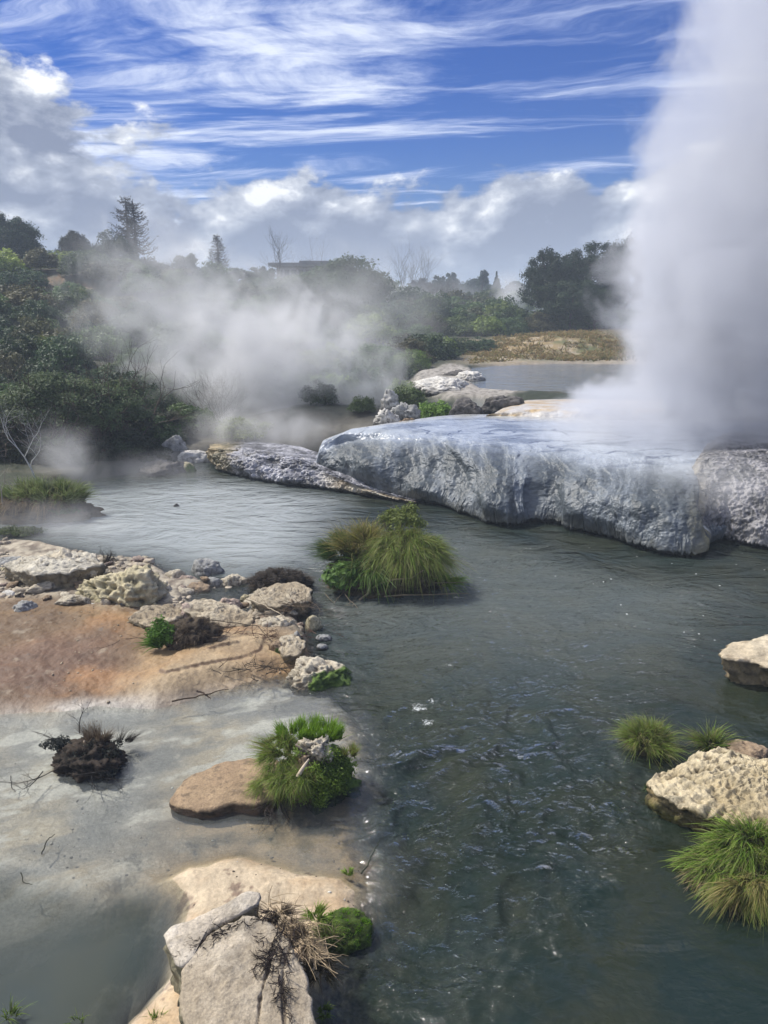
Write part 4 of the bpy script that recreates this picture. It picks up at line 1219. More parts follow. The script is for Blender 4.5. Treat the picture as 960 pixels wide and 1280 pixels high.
def dead_twigs(name, n, L, r0, seed, C, parent, loc, spread=0.6, base=0.1, up=0.8, droop=0.0, depth=2, mat=None, dirv=(0, 0, 0)):
    acc = Acc(); rs = np.random.default_rng(seed)
    for i in range(n):
        p = np.array([rs.normal() * base, rs.normal() * base, 0.0])
        d = np.array([rs.normal() * spread, rs.normal() * spread, up]) + dirv
        twig_acc(acc, p, d, L * rs.uniform(0.6, 1.1), r0, depth, rs, np.array(C) * rs.uniform(0.7, 1.3), spread, droop=droop)
    return obj(name, acc.mesh(name, mat or M_BARK), parent, loc)

# --- the grassy island in the middle of the stream
g0 = G(480, 748)
isl = empty('grassy_island', (g0[0], g0[1] + 0.55, 0), 'large hummock island of drooping grass, tan tussock and leafy plants in mid stream', 'island')
m_ = mpp(g0[1] + 0.5)
def LP(px, py, z):   # local position on the island for a photo point at height z
    p = G(px, py, z); return (p[0] - g0[0], p[1] - g0[1] - 0.55, z)
obj('soil_mound', mound_mesh('soil_mound', 0.98, 0.62, 0.42, 2, (0.035, 0.028, 0.02), (0.09, 0.07, 0.045), 0.22, 5), isl, (0.02, 0.1, 0.08))
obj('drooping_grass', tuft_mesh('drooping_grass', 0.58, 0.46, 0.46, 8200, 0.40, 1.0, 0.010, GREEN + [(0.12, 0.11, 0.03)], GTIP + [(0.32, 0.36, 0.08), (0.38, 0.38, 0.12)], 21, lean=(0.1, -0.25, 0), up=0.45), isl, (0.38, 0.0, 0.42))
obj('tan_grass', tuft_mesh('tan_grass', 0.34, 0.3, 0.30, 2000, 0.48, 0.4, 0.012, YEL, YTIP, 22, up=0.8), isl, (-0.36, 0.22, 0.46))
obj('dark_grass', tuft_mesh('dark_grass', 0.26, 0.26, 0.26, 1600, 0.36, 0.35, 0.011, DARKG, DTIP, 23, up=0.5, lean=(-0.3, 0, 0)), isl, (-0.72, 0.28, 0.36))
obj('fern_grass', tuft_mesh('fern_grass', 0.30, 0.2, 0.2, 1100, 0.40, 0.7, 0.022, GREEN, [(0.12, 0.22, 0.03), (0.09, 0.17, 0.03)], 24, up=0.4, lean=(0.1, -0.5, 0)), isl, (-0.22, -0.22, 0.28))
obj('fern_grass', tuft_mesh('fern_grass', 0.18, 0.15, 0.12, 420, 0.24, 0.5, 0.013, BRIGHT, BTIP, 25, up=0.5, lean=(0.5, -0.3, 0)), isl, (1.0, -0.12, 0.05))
P_, N_, li_, rs_ = clumps(26, 34, 0.44, 0.3, 0.30, 0.33, 26)
obj('broad_leaves', leaf_mesh('broad_leaves', P_, N_ + [0, -0.3, 0.4], 0.058, mixc((0.05, 0.11, 0.02), (0.15, 0.27, 0.05), rs_.random(len(P_))), 27, M_GRASS, 0.5, 0.42), isl, (-0.66, -0.30, 0.20))
obj('shrub', crown_mesh('shrub', 60, 60, 0.40, 0.32, 0.36, 0.26, 0.026, (0.10, 0.13, 0.03), (0.30, 0.36, 0.10), 28, M_GRASS), isl, (0.30, 0.42, 0.92))
acc = Acc(); rs = np.random.default_rng(4)
for i in range(6):
    p = np.array([0.3 + rs.normal() * 0.05, 0.42, 0.5]); twig_acc(acc, p, np.array([rs.normal() * 0.35, rs.normal() * 0.3, 1.0]), 0.55, 0.012, 1, rs, (0.12, 0.09, 0.06), 0.4)
obj('shrub_stem', acc.mesh('shrub_stem', M_BARK), isl)
for pts, r_ in (([(-0.2, -0.45, 0.12), (-0.05, -0.55, 0.25), (0.15, -0.6, 0.33), (0.42, -0.62, 0.36), (0.6, -0.6, 0.48)], 0.016),
                ([(-0.38, -0.62, 0.0), (-0.25, -0.6, 0.1), (-0.2, -0.6, 0.24), (-0.1, -0.55, 0.34)], 0.02),
                ([(0.0, -0.62, 0.06), (0.3, -0.66, 0.10), (0.7, -0.6, 0.08), (1.1, -0.5, 0.06), (1.32, -0.42, 0.03)], 0.012),
                ([(0.8, -0.4, 0.2), (1.0, -0.45, 0.22), (1.3, -0.38, 0.2)], 0.008)):
    a2 = Acc(); tube(a2, pts, np.linspace(r_, r_ * 0.5, len(pts)), (0.20, 0.16, 0.11)); obj('branch', a2.mesh('branch', M_BARK), isl)
obj('fallen_twigs', None or (lambda a: (twig_acc(a, np.array([-0.9, -0.62, 0.1]), np.array([0.5, -0.5, -0.1]), 0.5, 0.007, 2, np.random.default_rng(9), (0.24, 0.20, 0.14), 0.5),
     twig_acc(a, np.array([-0.6, -0.62, 0.1]), np.array([0.6, -0.7, -0.15]), 0.45, 0.007, 2, np.random.default_rng(10), (0.22, 0.18, 0.13), 0.5), a)[-1])(Acc()).mesh('fallen_twigs', M_BARK), isl)

# --- the split rock with grass
g1 = G(385, 1012)
tr = empty('grass_topped_rock', (g1[0], g1[1] + 0.30, 0), 'squat mossy rock with bright green grass on top beside the flat brown slab', 'rock')
obj('rock_core', rock_mesh(0.43, 0.36, 0.50, 'brown', 501, 6, angular=0.7, rough=0.22, crust=0.8, moss=0.5, moss_dir=(0.8, -0.4), name='rock_core'), tr, (0.03, 0.03, 0.04))
obj('rock_cap', rock_mesh(0.20, 0.14, 0.12, 'cream', 502, 5, angular=0.9, rough=0.3, crust=1.0, name='rock_cap'), tr, (0.06, -0.02, 0.45), rot=(0.3, 0.4, 0.2))
obj('top_grass', tuft_mesh('top_grass', 0.34, 0.12, 0.06, 2400, 0.16, 0.1, 0.008, BRIGHT, BTIP, 31, up=1.6), tr, (0.0, 0.20, 0.42))
for q_, n_, l_, sd_ in (((-0.30, -0.08, 0.34), 900, 0.17, 321), ((-0.20, -0.26, 0.26), 900, 0.19, 322), ((-0.27, 0.10, 0.40), 600, 0.15, 323), ((-0.06, -0.28, 0.28), 600, 0.15, 324), ((-0.36, -0.2, 0.16), 500, 0.16, 325)):
    obj('drooping_grass', tuft_mesh('drooping_grass', 0.15, 0.12, 0.09, n_ * 2, l_ * 0.75, 0.95, 0.0045, YEL + GREEN + BRIGHT, YTIP[1:] + GTIP + BTIP, sd_, up=0.1, lean=(-0.1, -0.2, 0)), tr, q_)
obj('drooping_grass', tuft_mesh('drooping_grass', 0.12, 0.12, 0.10, 700, 0.18, 0.2, 0.008, GREEN, GTIP, 35, up=0.6, lean=(-0.4, 0, 0)), tr, (-0.30, 0.06, 0.34))
obj('moss', crown_mesh('moss', 190, 80, 0.41, 0.36, 0.44, 0.16, 0.012, (0.06, 0.11, 0.015), (0.24, 0.36, 0.05), 33, M_GRASS), tr, (0.05, 0.0, 0.10))
obj('side_tuft', tuft_mesh('side_tuft', 0.07, 0.06, 0.05, 420, 0.09, 0.2, 0.006, GREEN + YEL, YTIP + GTIP, 34, up=0.7), tr, (0.38, -0.02, 0.38))
a2 = Acc(); tube(a2, [(-0.08, -0.32, 0.36), (-0.03, -0.3, 0.44), (0.02, -0.26, 0.5)], [0.02, 0.016, 0.008], (0.5, 0.42, 0.32)); obj('dead_stick', a2.mesh('dead_stick', M_BARK), tr)
a2 = Acc()
for i in range(5):
    twig_acc(a2, np.array([-0.35 + 0.03 * i, -0.30, 0.08]), np.array([-0.3 + 0.12 * i, -0.4, -0.1]), 0.22, 0.006, 2, np.random.default_rng(60 + i), (0.05, 0.04, 0.035), 0.7)
obj('root_mat', a2.mesh('root_mat', M_BARK), tr)

# --- right bank tussocks
def tussock(px, py, r, hh, n, L, label, c0, c1, seed, droop=0.55, up=0.6, width=0.009, base=0.0, lean=(0, 0, 0), cat='grass tussock', soil=True, ry=None):
    g = G(px, py, base)
    t = empty('grass_tussock', (g[0], g[1] + (ry or r) * 0.6, base), label, cat)
    if soil:
        obj('soil', mound_mesh('soil', r * 0.8, (ry or r) * 0.8, hh * 0.75, seed, (0.03, 0.028, 0.018), (0.07, 0.06, 0.03)), t, (0, 0, 0))
    if soil:
        obj('dead_blades', tuft_mesh('dead_blades', r * 0.85, (ry or r) * 0.85, hh * 0.5, n // 5, L * 0.8, 0.9, width, DEADC, DEADT + YTIP[:1], seed + 60, up=0.0), t)
    obj('grass', tuft_mesh('grass', r * 0.75, (ry or r) * 0.75, hh * 0.8, n, L, droop, width, c0, c1, seed, lean=lean, up=up, zmin=0.02), t)
    return t
tussock(815, 945, 0.25, 0.20, 2600, 0.25, 'round dome-shaped green tussock standing in water on the right', GREEN + YEL[:1], GTIP + [(0.34, 0.36, 0.13)], 41, up=0.7, droop=0.5, width=0.007)
tussock(890, 940, 0.13, 0.06, 420, 0.26, 'sparse small tuft of thin blades above the knobbly cream rock', GREEN, GTIP, 42, up=0.9, droop=0.35, width=0.008)
t5 = tussock(948, 1128, 0.56, 0.17, 6800, 0.21, 'long grass tussock spilling over the bank at the lower right edge', GREEN, GTIP + BTIP[:1], 43, droop=1.0, up=0.4, width=0.008, lean=(-0.25, -0.15, 0), ry=0.42)
obj('grass', tuft_mesh('grass', 0.26, 0.2, 0.14, 1300, 0.24, 0.7, 0.008, BRIGHT + GREEN, BTIP[:1] + GTIP, 44, lean=(-0.4, -0.2, 0), up=0.5), t5, (0.10, 0.16, 0.13))
obj('grass', tuft_mesh('grass', 0.3, 0.12, 0.10, 900, 0.24, 0.9, 0.007, YEL, YTIP, 45, lean=(-0.2, -0.4, 0), up=0.1), t5, (-0.02, -0.28, 0.12))
tussock(818, 995, 0.08, 0.05, 300, 0.08, 'little dark mossy clump at the left tip of the knobbly cream rock', DARKG, DTIP, 46, up=0.8, width=0.006, soil=False)
tussock(880, 1028, 0.11, 0.04, 420, 0.09, 'short green fringe at the foot of the knobbly cream rock', GREEN, GTIP[:3], 47, up=0.7, width=0.006, soil=False)

# --- left bank tussock
g = G(36, 656)
lt = empty('bank_tussock', (g[0], g[1] + 0.6, 0), 'broad pale green tussock with dark undercut roots at the far left bank', 'grass tussock')
obj('soil', mound_mesh('soil', 1.15, 0.6, 0.36, 51, (0.03, 0.024, 0.018), (0.12, 0.085, 0.05), 0.25, 5), lt, (0, 0, 0.05))
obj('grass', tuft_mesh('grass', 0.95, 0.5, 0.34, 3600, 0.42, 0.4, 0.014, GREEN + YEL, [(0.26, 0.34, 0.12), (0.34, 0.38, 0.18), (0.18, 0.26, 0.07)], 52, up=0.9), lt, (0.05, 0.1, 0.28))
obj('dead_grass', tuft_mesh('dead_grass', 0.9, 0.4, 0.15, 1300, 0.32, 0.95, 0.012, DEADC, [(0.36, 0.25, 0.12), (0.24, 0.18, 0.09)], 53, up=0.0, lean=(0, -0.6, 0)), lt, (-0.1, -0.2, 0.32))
obj('leaves', crown_mesh('leaves', 30, 40, 0.45, 0.25, 0.18, 0.3, 0.035, (0.03, 0.07, 0.02), (0.09, 0.16, 0.05), 54, M_GRASS), lt, (0.62, -0.28, 0.14))
g = G(22, 668)
obj('weed_patch', crown_mesh('weed_patch', 40, 40, 0.55, 0.3, 0.10, 0.25, 0.03, (0.04, 0.06, 0.02), (0.14, 0.18, 0.07), 55, M_GRASS), loc=(g[0], g[1], 0.05),
    label='low green weeds at the waterline below the left bank tussock', cat='weeds')

# --- bushlet in the mud and its dead brush
g = G(203, 812, 0.15)
o = empty('green_plant', (g[0], g[1] + 0.1, 0.13), 'small bright green ferny plant growing on the mud', 'plant')
obj('leaves', tuft_mesh('leaves', 0.16, 0.13, 0.14, 620, 0.20, 0.4, 0.02, [(0.06, 0.13, 0.015)], [(0.16, 0.33, 0.04), (0.10, 0.24, 0.03)], 61, up=0.7), o)
obj('foliage', crown_mesh('foliage', 36, 36, 0.21, 0.17, 0.24, 0.3, 0.020, (0.05, 0.12, 0.015), (0.15, 0.30, 0.04), 62, M_GRASS), o, (-0.02, 0, 0.16))
g = G(236, 812, 0.15)
o = empty('dead_brush', (g[0], g[1] + 0.25, 0.12), 'dark tangled mound of dead brush beside the small green plant', 'dead brush')
obj('mound', mound_mesh('mound', 0.36, 0.28, 0.28, 63, (0.025, 0.02, 0.017), (0.09, 0.07, 0.05), 0.3, 5), o, (0, 0, 0.05))
obj('dry_stems', tuft_mesh('dry_stems', 0.34, 0.27, 0.27, 2400, 0.17, 0.5, 0.006, DEADC, DEADT, 64, up=0.2), o, (0, 0, 0.03))
dead_twigs('twigs', 12, 0.3, 0.005, 65, (0.12, 0.09, 0.065), o, (0, 0, 0.15), 0.9, 0.2, 0.3, 0.05)
# strewn twigs towards the right
for i, (px, py, L, lab) in enumerate(((300, 798, 0.9, 'reddish-brown tangle of dry twigs behind the sand bank'), (366, 770, 0.35, 'dry twigs caught on the cream rock'), (327, 838, 0.4, 'dark feathery weed hanging beside the mossy river rock'))):
    g = G(px, py, 0.14)
    acc = Acc(); rs = np.random.default_rng(70 + i)
    for k in range(50 if i == 0 else 26):
        p = np.array([rs.normal() * L * 0.6, rs.normal() * 0.10, abs(rs.normal()) * 0.03])
        d = np.array([rs.normal(), rs.normal() * 0.5, rs.normal() * 0.25 + (0.25 if i == 2 else 0.02)])
        twig_acc(acc, p, d, rs.uniform(0.12, 0.3), 0.005, 1, rs, np.array((0.11, 0.065, 0.05) if i == 0 else (0.15, 0.115, 0.08) if i == 1 else (0.035, 0.03, 0.027)) * rs.uniform(0.6, 1.4), 0.5, 4)
    obj('twig_tangle', acc.mesh('twig_tangle', M_BARK), loc=(g[0], g[1], 0.14 if i != 1 else 0.28), label=lab, cat='twigs', kind='stuff')
def stick(pts, r, C, label, name='stick'):
    acc = Acc(); P = np.array([G(a, c, z) for a, c, z in pts])
    tt = np.linspace(0, len(P) - 1, len(P) * 4)
    Q = np.stack([np.interp(tt, range(len(P)), P[:, k]) for k in range(3)], 1) + np.random.default_rng(len(label)).normal(size=(len(tt), 3)) * r * 0.5
    tube(acc, Q, np.linspace(r, r * 0.45, len(Q)), C)
    obj(name, acc.mesh(name, M_BARK), label=label, cat='stick')
stick([(308, 749, .25), (330, 755, .3), (352, 769, .3)], 0.014, (0.42, 0.36, 0.27), 'pale dry stick lying across the pitted yellow rock')
stick([(215, 877, .12), (255, 868, .14), (285, 861, .13)], 0.010, (0.09, 0.065, 0.045), 'thin dark stick lying on the edge of the sand bank')
stick([(247, 864, .15), (256, 868, .13), (263, 873, .10)], 0.012, (0.07, 0.05, 0.04), 'short dark stub of wood near the thin stick on the sand bank')
stick([(230, 790, .2), (262, 775, .22), (322, 782, .26), (340, 802, .2)], 0.008, (0.05, 0.04, 0.03), 'long bent black twig above the layered sand')
stick([(452, 1092, .03), (462, 1075, .05), (472, 1056, .12), (476, 1048, .16)], 0.007, (0.04, 0.045, 0.025), 'thin dark reed leaning out of the water above the bright moss')
stick([(52, 1068, .01), (58, 1052, .05), (68, 1042, .02)], 0.006, (0.04, 0.04, 0.03), 'small forked twig floating in the grey pool')
stick([(26, 1090, .04), (29, 1103, .01), (40, 1106, .01)], 0.005, (0.04, 0.04, 0.03), 'hooked thin twig in the grey pool nearest the left edge')
stick([(13, 970, .06), (15, 985, .01), (20, 990, .01)], 0.005, (0.06, 0.055, 0.05), 'fine twig left of the black weed clump')

# --- black weed clump in the shallow
g = G(97, 975)
o = empty('weed_clump', (g[0], g[1] + 0.25, 0.0), 'blackened clump of earth, roots and weed stranded in the pale shallow', 'weed clump')
obj('earth', mound_mesh('earth', 0.34, 0.24, 0.20, 81, (0.014, 0.013, 0.012), (0.055, 0.042, 0.032), 0.4, 5), o, (0.02, 0, 0.03), rot=(0, 0, -0.3))
obj('weed', crown_mesh('weed', 60, 46, 0.34, 0.24, 0.19, 0.26, 0.013, (0.012, 0.016, 0.016), (0.06, 0.065, 0.05), 82, M_SOIL), o, (0.08, 0.02, 0.08))
obj('weed', crown_mesh('weed', 26, 50, 0.19, 0.12, 0.09, 0.35, 0.013, (0.015, 0.018, 0.02), (0.05, 0.055, 0.05), 83, M_SOIL), o, (-0.34, 0.16, 0.12))
obj('weed', crown_mesh('weed', 20, 40, 0.12, 0.14, 0.08, 0.35, 0.012, (0.015, 0.018, 0.02), (0.05, 0.055, 0.05), 84, M_SOIL), o, (0.27, -0.14, 0.03))
obj('dry_grass', tuft_mesh('dry_grass', 0.16, 0.10, 0.08, 700, 0.20, 0.15, 0.004, DEADC, DEADT, 85, up=1.3), o, (0.07, 0.14, 0.14))
obj('dry_grass', tuft_mesh('dry_grass', 0.10, 0.05, 0.03, 300, 0.16, 0.3, 0.004, [(0.02, 0.02, 0.02)], [(0.08, 0.07, 0.06)], 86, up=0.8, lean=(0.5, 0, 0)), o, (0.28, 0.30, 0.06))
acc = Acc(); rs = np.random.default_rng(87)
for p, d, L in (((-0.2, -0.14, 0.05), (-0.6, -0.4, 0), 0.42), ((-0.1, -0.2, 0.04), (0.5, -0.45, 0), 0.5), ((0.15, -0.22, 0.05), (0.2, -0.7, 0), 0.35), ((-0.35, -0.2, 0.06), (-0.2, -0.8, 0), 0.3), ((-0.3, 0.2, 0.16), (-0.7, 0.1, 0.1), 0.25), ((0.2, -0.2, 0.05), (0.6, -0.6, 0), 0.3), ((-0.15, 0.25, 0.2), (-0.3, 0.3, 0.8), 0.25)):
    twig_acc(acc, np.array(p), np.array(d, float), L, 0.006, 2, rs, (0.02, 0.018, 0.018), 0.35, 4, 0.01)
obj('roots', acc.mesh('roots', M_BARK), o, kind='stuff')
a2 = Acc(); tube(a2, [(-0.02, 0.05, 0.24), (0.0, -0.05, 0.2), (0.08, -0.16, 0.12)], [0.012, 0.01, 0.006], (0.3, 0.25, 0.2)); obj('twig', a2.mesh('twig', M_BARK), o)

# --- dark root clump by the broad flat rock
g = G(348, 738, 0.05)
o = empty('root_clump', (g[0], g[1] + 0.25, 0.03), 'dark matted clump of roots and dead grass behind the broad flat-topped rock', 'root clump')
obj('mat', mound_mesh('mat', 0.50, 0.26, 0.22, 91, (0.012, 0.011, 0.010), (0.045, 0.038, 0.033), 0.35, 5), o, (0, 0, 0.02))
obj('dead_grass', tuft_mesh('dead_grass', 0.5, 0.26, 0.24, 4200, 0.16, 0.4, 0.006, [(0.03, 0.025, 0.02)], DEADT[1:] + [(0.18, 0.15, 0.13)], 92, up=0.4), o)

# --- dead sprigs on the boulder and left bank
g = G(128, 706, 0.35)
dead_twigs('dead_sprig', 7, 0.18, 0.008, 95, (0.03, 0.025, 0.022), None, (g[0], g[1] + 0.1, 0.36), 0.9, 0.03, 0.9)
tag(bpy.data.objects['dead_sprig'], 'small dark dead sprig standing on the yellowish boulder', 'twigs')
g = G(45, 606, 0.5)
acc = Acc(); rs = np.random.default_rng(97)
twig_acc(acc, np.zeros(3), np.array([-0.05, 0, 1.0]), 1.25, 0.022, 3, rs, (0.50, 0.50, 0.48), 0.42, 5)
obj('dead_sapling', acc.mesh('dead_sapling', M_BARK), loc=(g[0], g[1], 0.4), label='bare white dead sapling standing in steam before the big leafy bush', cat='dead sapling')
g = G(2, 625, 0.5)
acc = Acc(); rs = np.random.default_rng(99)
twig_acc(acc, np.zeros(3), np.array([0.1, 0, 1.0]), 0.9, 0.014, 2, rs, (0.34, 0.32, 0.30), 0.5, 5)
obj('dead_sapling', acc.mesh('dead_sapling', M_BARK), loc=(g[0], g[1], 0.35), label='shorter grey dead sapling at the very left edge of the bank tussock', cat='dead sapling')

# --- bottom slab vegetation
g = G(352, 1170, 0.38)
def LQ(px, py):
    q = G(px, py, 0.40); return (q[0] - g[0], q[1] - g[1], 0.0)
o = empty('dead_reed_clump', (g[0], g[1], 0.34), 'clump of dry straw-coloured stems and black weed on the big slab', 'dead grass')
acc = Acc(); rs = np.random.default_rng(101)
band = [np.array(LQ(*q)) for q in ((332, 1128), (350, 1140), (368, 1155), (385, 1170), (395, 1190))]
for i in range(150):
    t = rs.random() * 3.99; k = int(t)
    p = band[k] + (band[k + 1] - band[k]) * (t - k) + [rs.normal() * 0.04, rs.normal() * 0.05, 0.03]
    d = np.array([0.75 + rs.normal() * 0.35, -0.65 + rs.normal() * 0.4, rs.uniform(-0.1, 0.45)]) * (1 if rs.random() < 0.75 else -1)
    d[2] = abs(d[2])
    twig_acc(acc, p, d, rs.uniform(0.10, 0.26), 0.0032, 0, rs, np.array((0.36, 0.28, 0.18)) * rs.uniform(0.35, 1.25), 0.4, 4, 0.06)
obj('dry_stems', acc.mesh('dry_stems', M_BARK), o)
for q, n, L, c0_, c1_, dz_ in (((350, 1145), 700, 0.11, DEADC, DEADT, 0.0), ((378, 1165), 900, 0.13, DEADC, DEADT, -0.03), ((398, 1190), 900, 0.13, [(0.02, 0.016, 0.012)], [(0.07, 0.05, 0.035), (0.10, 0.09, 0.04)], -0.12), ((405, 1150), 600, 0.10, GREEN + DEADC, DEADT + GTIP, -0.10)):
    w_ = LQ(*q)
    obj('dead_grass', tuft_mesh('dead_grass', 0.09, 0.08, 0.06, n, L, 0.7, 0.0045, c0_, c1_, 102 + n + q[0], up=0.15), o, (w_[0], w_[1], dz_))
acc = Acc(); rs = np.random.default_rng(104)
for pts, n in (([(345, 1140), (318, 1150), (285, 1165), (255, 1180), (232, 1200)], 90), ([(352, 1160), (345, 1185), (335, 1200), (325, 1215)], 80), ([(375, 1160), (360, 1190), (350, 1215), (352, 1240)], 60), ([(300, 1160), (330, 1180)], 16), ([(352, 1240), (358, 1270)], 10)):
    P = np.array([G(a, c, 0.43) for a, c in pts])
    for k in range(n):
        t = rs.random() * (len(P) - 1); i = int(t); q = P[i] + (P[min(i + 1, len(P) - 1)] - P[i]) * (t - i)
        q = q + [rs.normal() * 0.018, rs.normal() * 0.018, 0.005 + abs(rs.normal()) * 0.012]
        dd = (P[min(i + 1, len(P) - 1)] - P[max(0, i - 1)]); dd = dd / (np.linalg.norm(dd) + 1e-6) + rs.normal(size=3) * 0.9; dd[2] = abs(dd[2]) * 0.15
        twig_acc(acc, q - g * [1, 1, 0] - [0, 0, 0.34], dd, rs.uniform(0.03, 0.09), 0.0035, 1, rs, np.array((0.03, 0.022, 0.02)) * rs.uniform(0.6, 1.6), 0.5, 4, 0.03)
obj('black_weed', acc.mesh('black_weed', M_BARK), o)
g = G(432, 1165, 0.05)
o = empty('moss_hummock', (g[0], g[1], 0.0), 'vivid green mossy hummock at the water edge right of the big slab', 'moss')
obj('mound', mound_mesh('mound', 0.20, 0.17, 0.14, 111, (0.03, 0.04, 0.012), (0.07, 0.11, 0.02), 0.25, 4), o, (0, 0.02, 0.02))
obj('moss', tuft_mesh('moss', 0.20, 0.17, 0.14, 4200, 0.035, 0.2, 0.006, [(0.09, 0.20, 0.01), (0.06, 0.14, 0.01)], [(0.17, 0.38, 0.02), (0.24, 0.42, 0.04)], 112, up=0.4), o, (0, 0.02, 0.02))
obj('grass', tuft_mesh('grass', 0.07, 0.06, 0.05, 420, 0.10, 0.4, 0.006, [(0.10, 0.16, 0.02)], [(0.26, 0.38, 0.06)], 113, up=0.6), o, (-0.20, -0.01, 0.17))
for px, py, r, n, L, lab in ((405, 1278, 0.06, 300, 0.06, 'tiny green moss patch at the bottom edge beside the slab'), (195, 1285, 0.05, 120, 0.10, 'little olive plant on the sand left of the slab at the bottom edge'), (12, 1280, 0.05, 60, 0.13, 'few green blades at the bottom left corner'), (95, 1290, 0.06, 50, 0.08, 'row of short blades poking from the grey pool at the bottom edge'),
                             (436, 1100, 0.05, 300, 0.05, 'small dark moss tuft just above the vivid green hummock')):
    tussock(px, py, r, 0.03, n, L, lab, GREEN, GTIP[:3], px, up=0.9, width=0.006, soil=False, cat='grass tuft')
# ------------------------------------------------------------------ shrubs on the slope
def shrub_proto(kind, seed):
    pal = {'dark': ((0.022, 0.044, 0.020), (0.080, 0.135, 0.050)), 'mid': ((0.040, 0.075, 0.024), (0.15, 0.22, 0.075)),
           'light': ((0.09, 0.14, 0.03), (0.30, 0.40, 0.09)), 'olive': ((0.05, 0.055, 0.025), (0.14, 0.14, 0.06)),
           'grey': ((0.10, 0.095, 0.085), (0.26, 0.24, 0.22))}[kind]
    if kind == 'grey':
        acc = Acc(); rs = np.random.default_rng(seed)
        for i in range(34):
            p = np.array([rs.normal() * 0.2, rs.normal() * 0.2, 0.0])
            twig_acc(acc, p, np.array([rs.normal() * 0.6, rs.normal() * 0.6, 1.0]), rs.uniform(0.6, 1.0), 0.014, 2, rs, np.array((0.22, 0.2, 0.185)) * rs.uniform(0.6, 1.2), 0.5, 3)
        return acc.mesh('shrub', M_BARK_T)
    return crown_mesh('shrub', 95, 62, 1.0, 1.0, 0.9, 0.20, 0.050, pal[0], pal[1], seed, M_LEAF, zlo=-0.1)
M_BARK_T = surf_mat('twig_mat', 0.9, 0.0, 1, 0.0, 1, 0, 0.2, obj_tint=True)
PROTO = {k: [shrub_proto(k, 200 + 10 * i + j) for j in range(3 if k != 'grey' else 2)] for i, k in enumerate(('dark', 'mid', 'light', 'olive', 'grey'))}

def put_shrub(kind, x, y, s, label, group=None, sink=0.15, sz=1.0, rs=RNG):
    me = PROTO[kind][rs.integers(0, len(PROTO[kind]))]
    o = obj('shrub', me, loc=(x, y, land_z(x, y) + (0.30 - sink) * s * sz), rot=(0, 0, rs.uniform(0, 6.28)), scale=(s * rs.uniform(0.9, 1.15), s * rs.uniform(0.9, 1.15), s * sz), label=label, cat='shrub', group=group)
    t = rs.uniform(0.7, 1.4)
    o.color = (t * rs.uniform(0.9, 1.15), t, t * rs.uniform(0.85, 1.1), 1)
    return o

def px_of(x, y, z):
    dy, dz = y, z - CAM_H
    dep = dy * math.cos(PITCH) - dz * math.sin(PITCH)
    up = dy * math.sin(PITCH) + dz * math.cos(PITCH)
    return 480 + FPX * x / dep, 640 - FPX * up / dep

KEEP = [P_MEAD, P_UPOOL, P_PALE]
def free(x, y, r):
    for poly in KEEP:
        if sdpoly(np.array([x]), np.array([y]), poly)[0] > -r * 0.75: return False
    return sdpoly(np.array([x]), np.array([y]), P_BANK)[0] > r * 0.6 + 0.3

GRP = {('dark', 0): ('dark green shrub in the low scrub along the far bank', 'dark shrubs along the far bank'),
       ('dark', 1): ('dark green scrub bush on the misty hillside', 'dark bushes on the hillside'),
       ('dark', 2): ('dark bush in the distant belt below the far trees', 'dark bushes below the far trees'),
       ('mid', 0): ('mid green shrub in the low scrub along the far bank', 'mid green shrubs along the far bank'),
       ('mid', 1): ('mid green scrub bush on the misty hillside', 'mid green bushes on the hillside'),
       ('mid', 2): ('mid green bush in the distant belt below the far trees', 'mid green bushes below the far trees'),
       ('light', 0): ('yellow-green shrub among darker scrub along the far bank', 'yellow-green shrubs along the far bank'),
       ('light', 1): ('yellow-green bush among darker scrub on the hillside', 'yellow-green bushes on the hillside'),
       ('light', 2): ('yellow-green bush in the distant belt below the far trees', 'yellow-green bushes below the far trees'),
       ('olive', 0): ('olive brown shrub in the scrub along the far bank', 'olive shrubs along the far bank'),
       ('olive', 1): ('olive brown scrub bush on the misty hillside', 'olive bushes on the hillside'),
       ('olive', 2): ('olive bush in the distant belt below the far trees', 'olive bushes below the far trees'),
       ('grey', 0): ('bare grey twiggy shrub near the far bank', 'bare grey shrubs near the far bank'),
       ('grey', 1): ('bare grey twiggy shrub on the hillside', 'bare grey shrubs on the hillside'),
       ('grey', 2): ('bare grey twiggy shrub in the distant belt', 'bare grey shrubs in the distant belt')}
rs = np.random.default_rng(77)
placed = []
count = 0
for attempt in range(9000):
    if count >= 345: break
    Y = math.exp(rs.uniform(math.log(20.5), math.log(118)))
    a = rs.uniform(-0.62, 0.50)
    x = a * Y
    px, py = px_of(x, Y, 2.0)
    s = np.interp(Y, [21, 30, 50, 80, 120], [0.75, 1.08, 1.55, 2.25, 2.9]) * rs.uniform(0.75, 1.3)
    if px > 470 and Y < 34: continue
    if 320 < px < 490 and Y < 28: continue
    if px > 640 and Y > 72: continue
    if 30 < px < 135 and 56 < Y < 72 and rs.random() < 0.3: continue
    if px < 470 and Y > 92: continue
    if any((x - q[0]) ** 2 + (Y - q[1]) ** 2 < (0.62 * (s + q[2])) ** 2 for q in placed): continue
    if not free(x, Y, s): continue
    if px > 960 and rs.random() < 0.7: continue
    placed.append((x, Y, s))
    if px < 420:
        kind = rs.choice(['dark', 'mid', 'olive', 'light', 'grey'], p=[0.34, 0.36, 0.14, 0.12, 0.04])
    else:
        kind = rs.choice(['dark', 'mid', 'olive', 'light', 'grey'], p=[0.27, 0.36, 0.12, 0.17, 0.08])
    lb, gp = GRP[(kind, 0 if Y < 34 else (1 if px < 470 else 2))]
    put_shrub(kind, x, Y, s, lb, gp, rs=rs, sz=rs.uniform(0.75, 1.1))
    count += 1

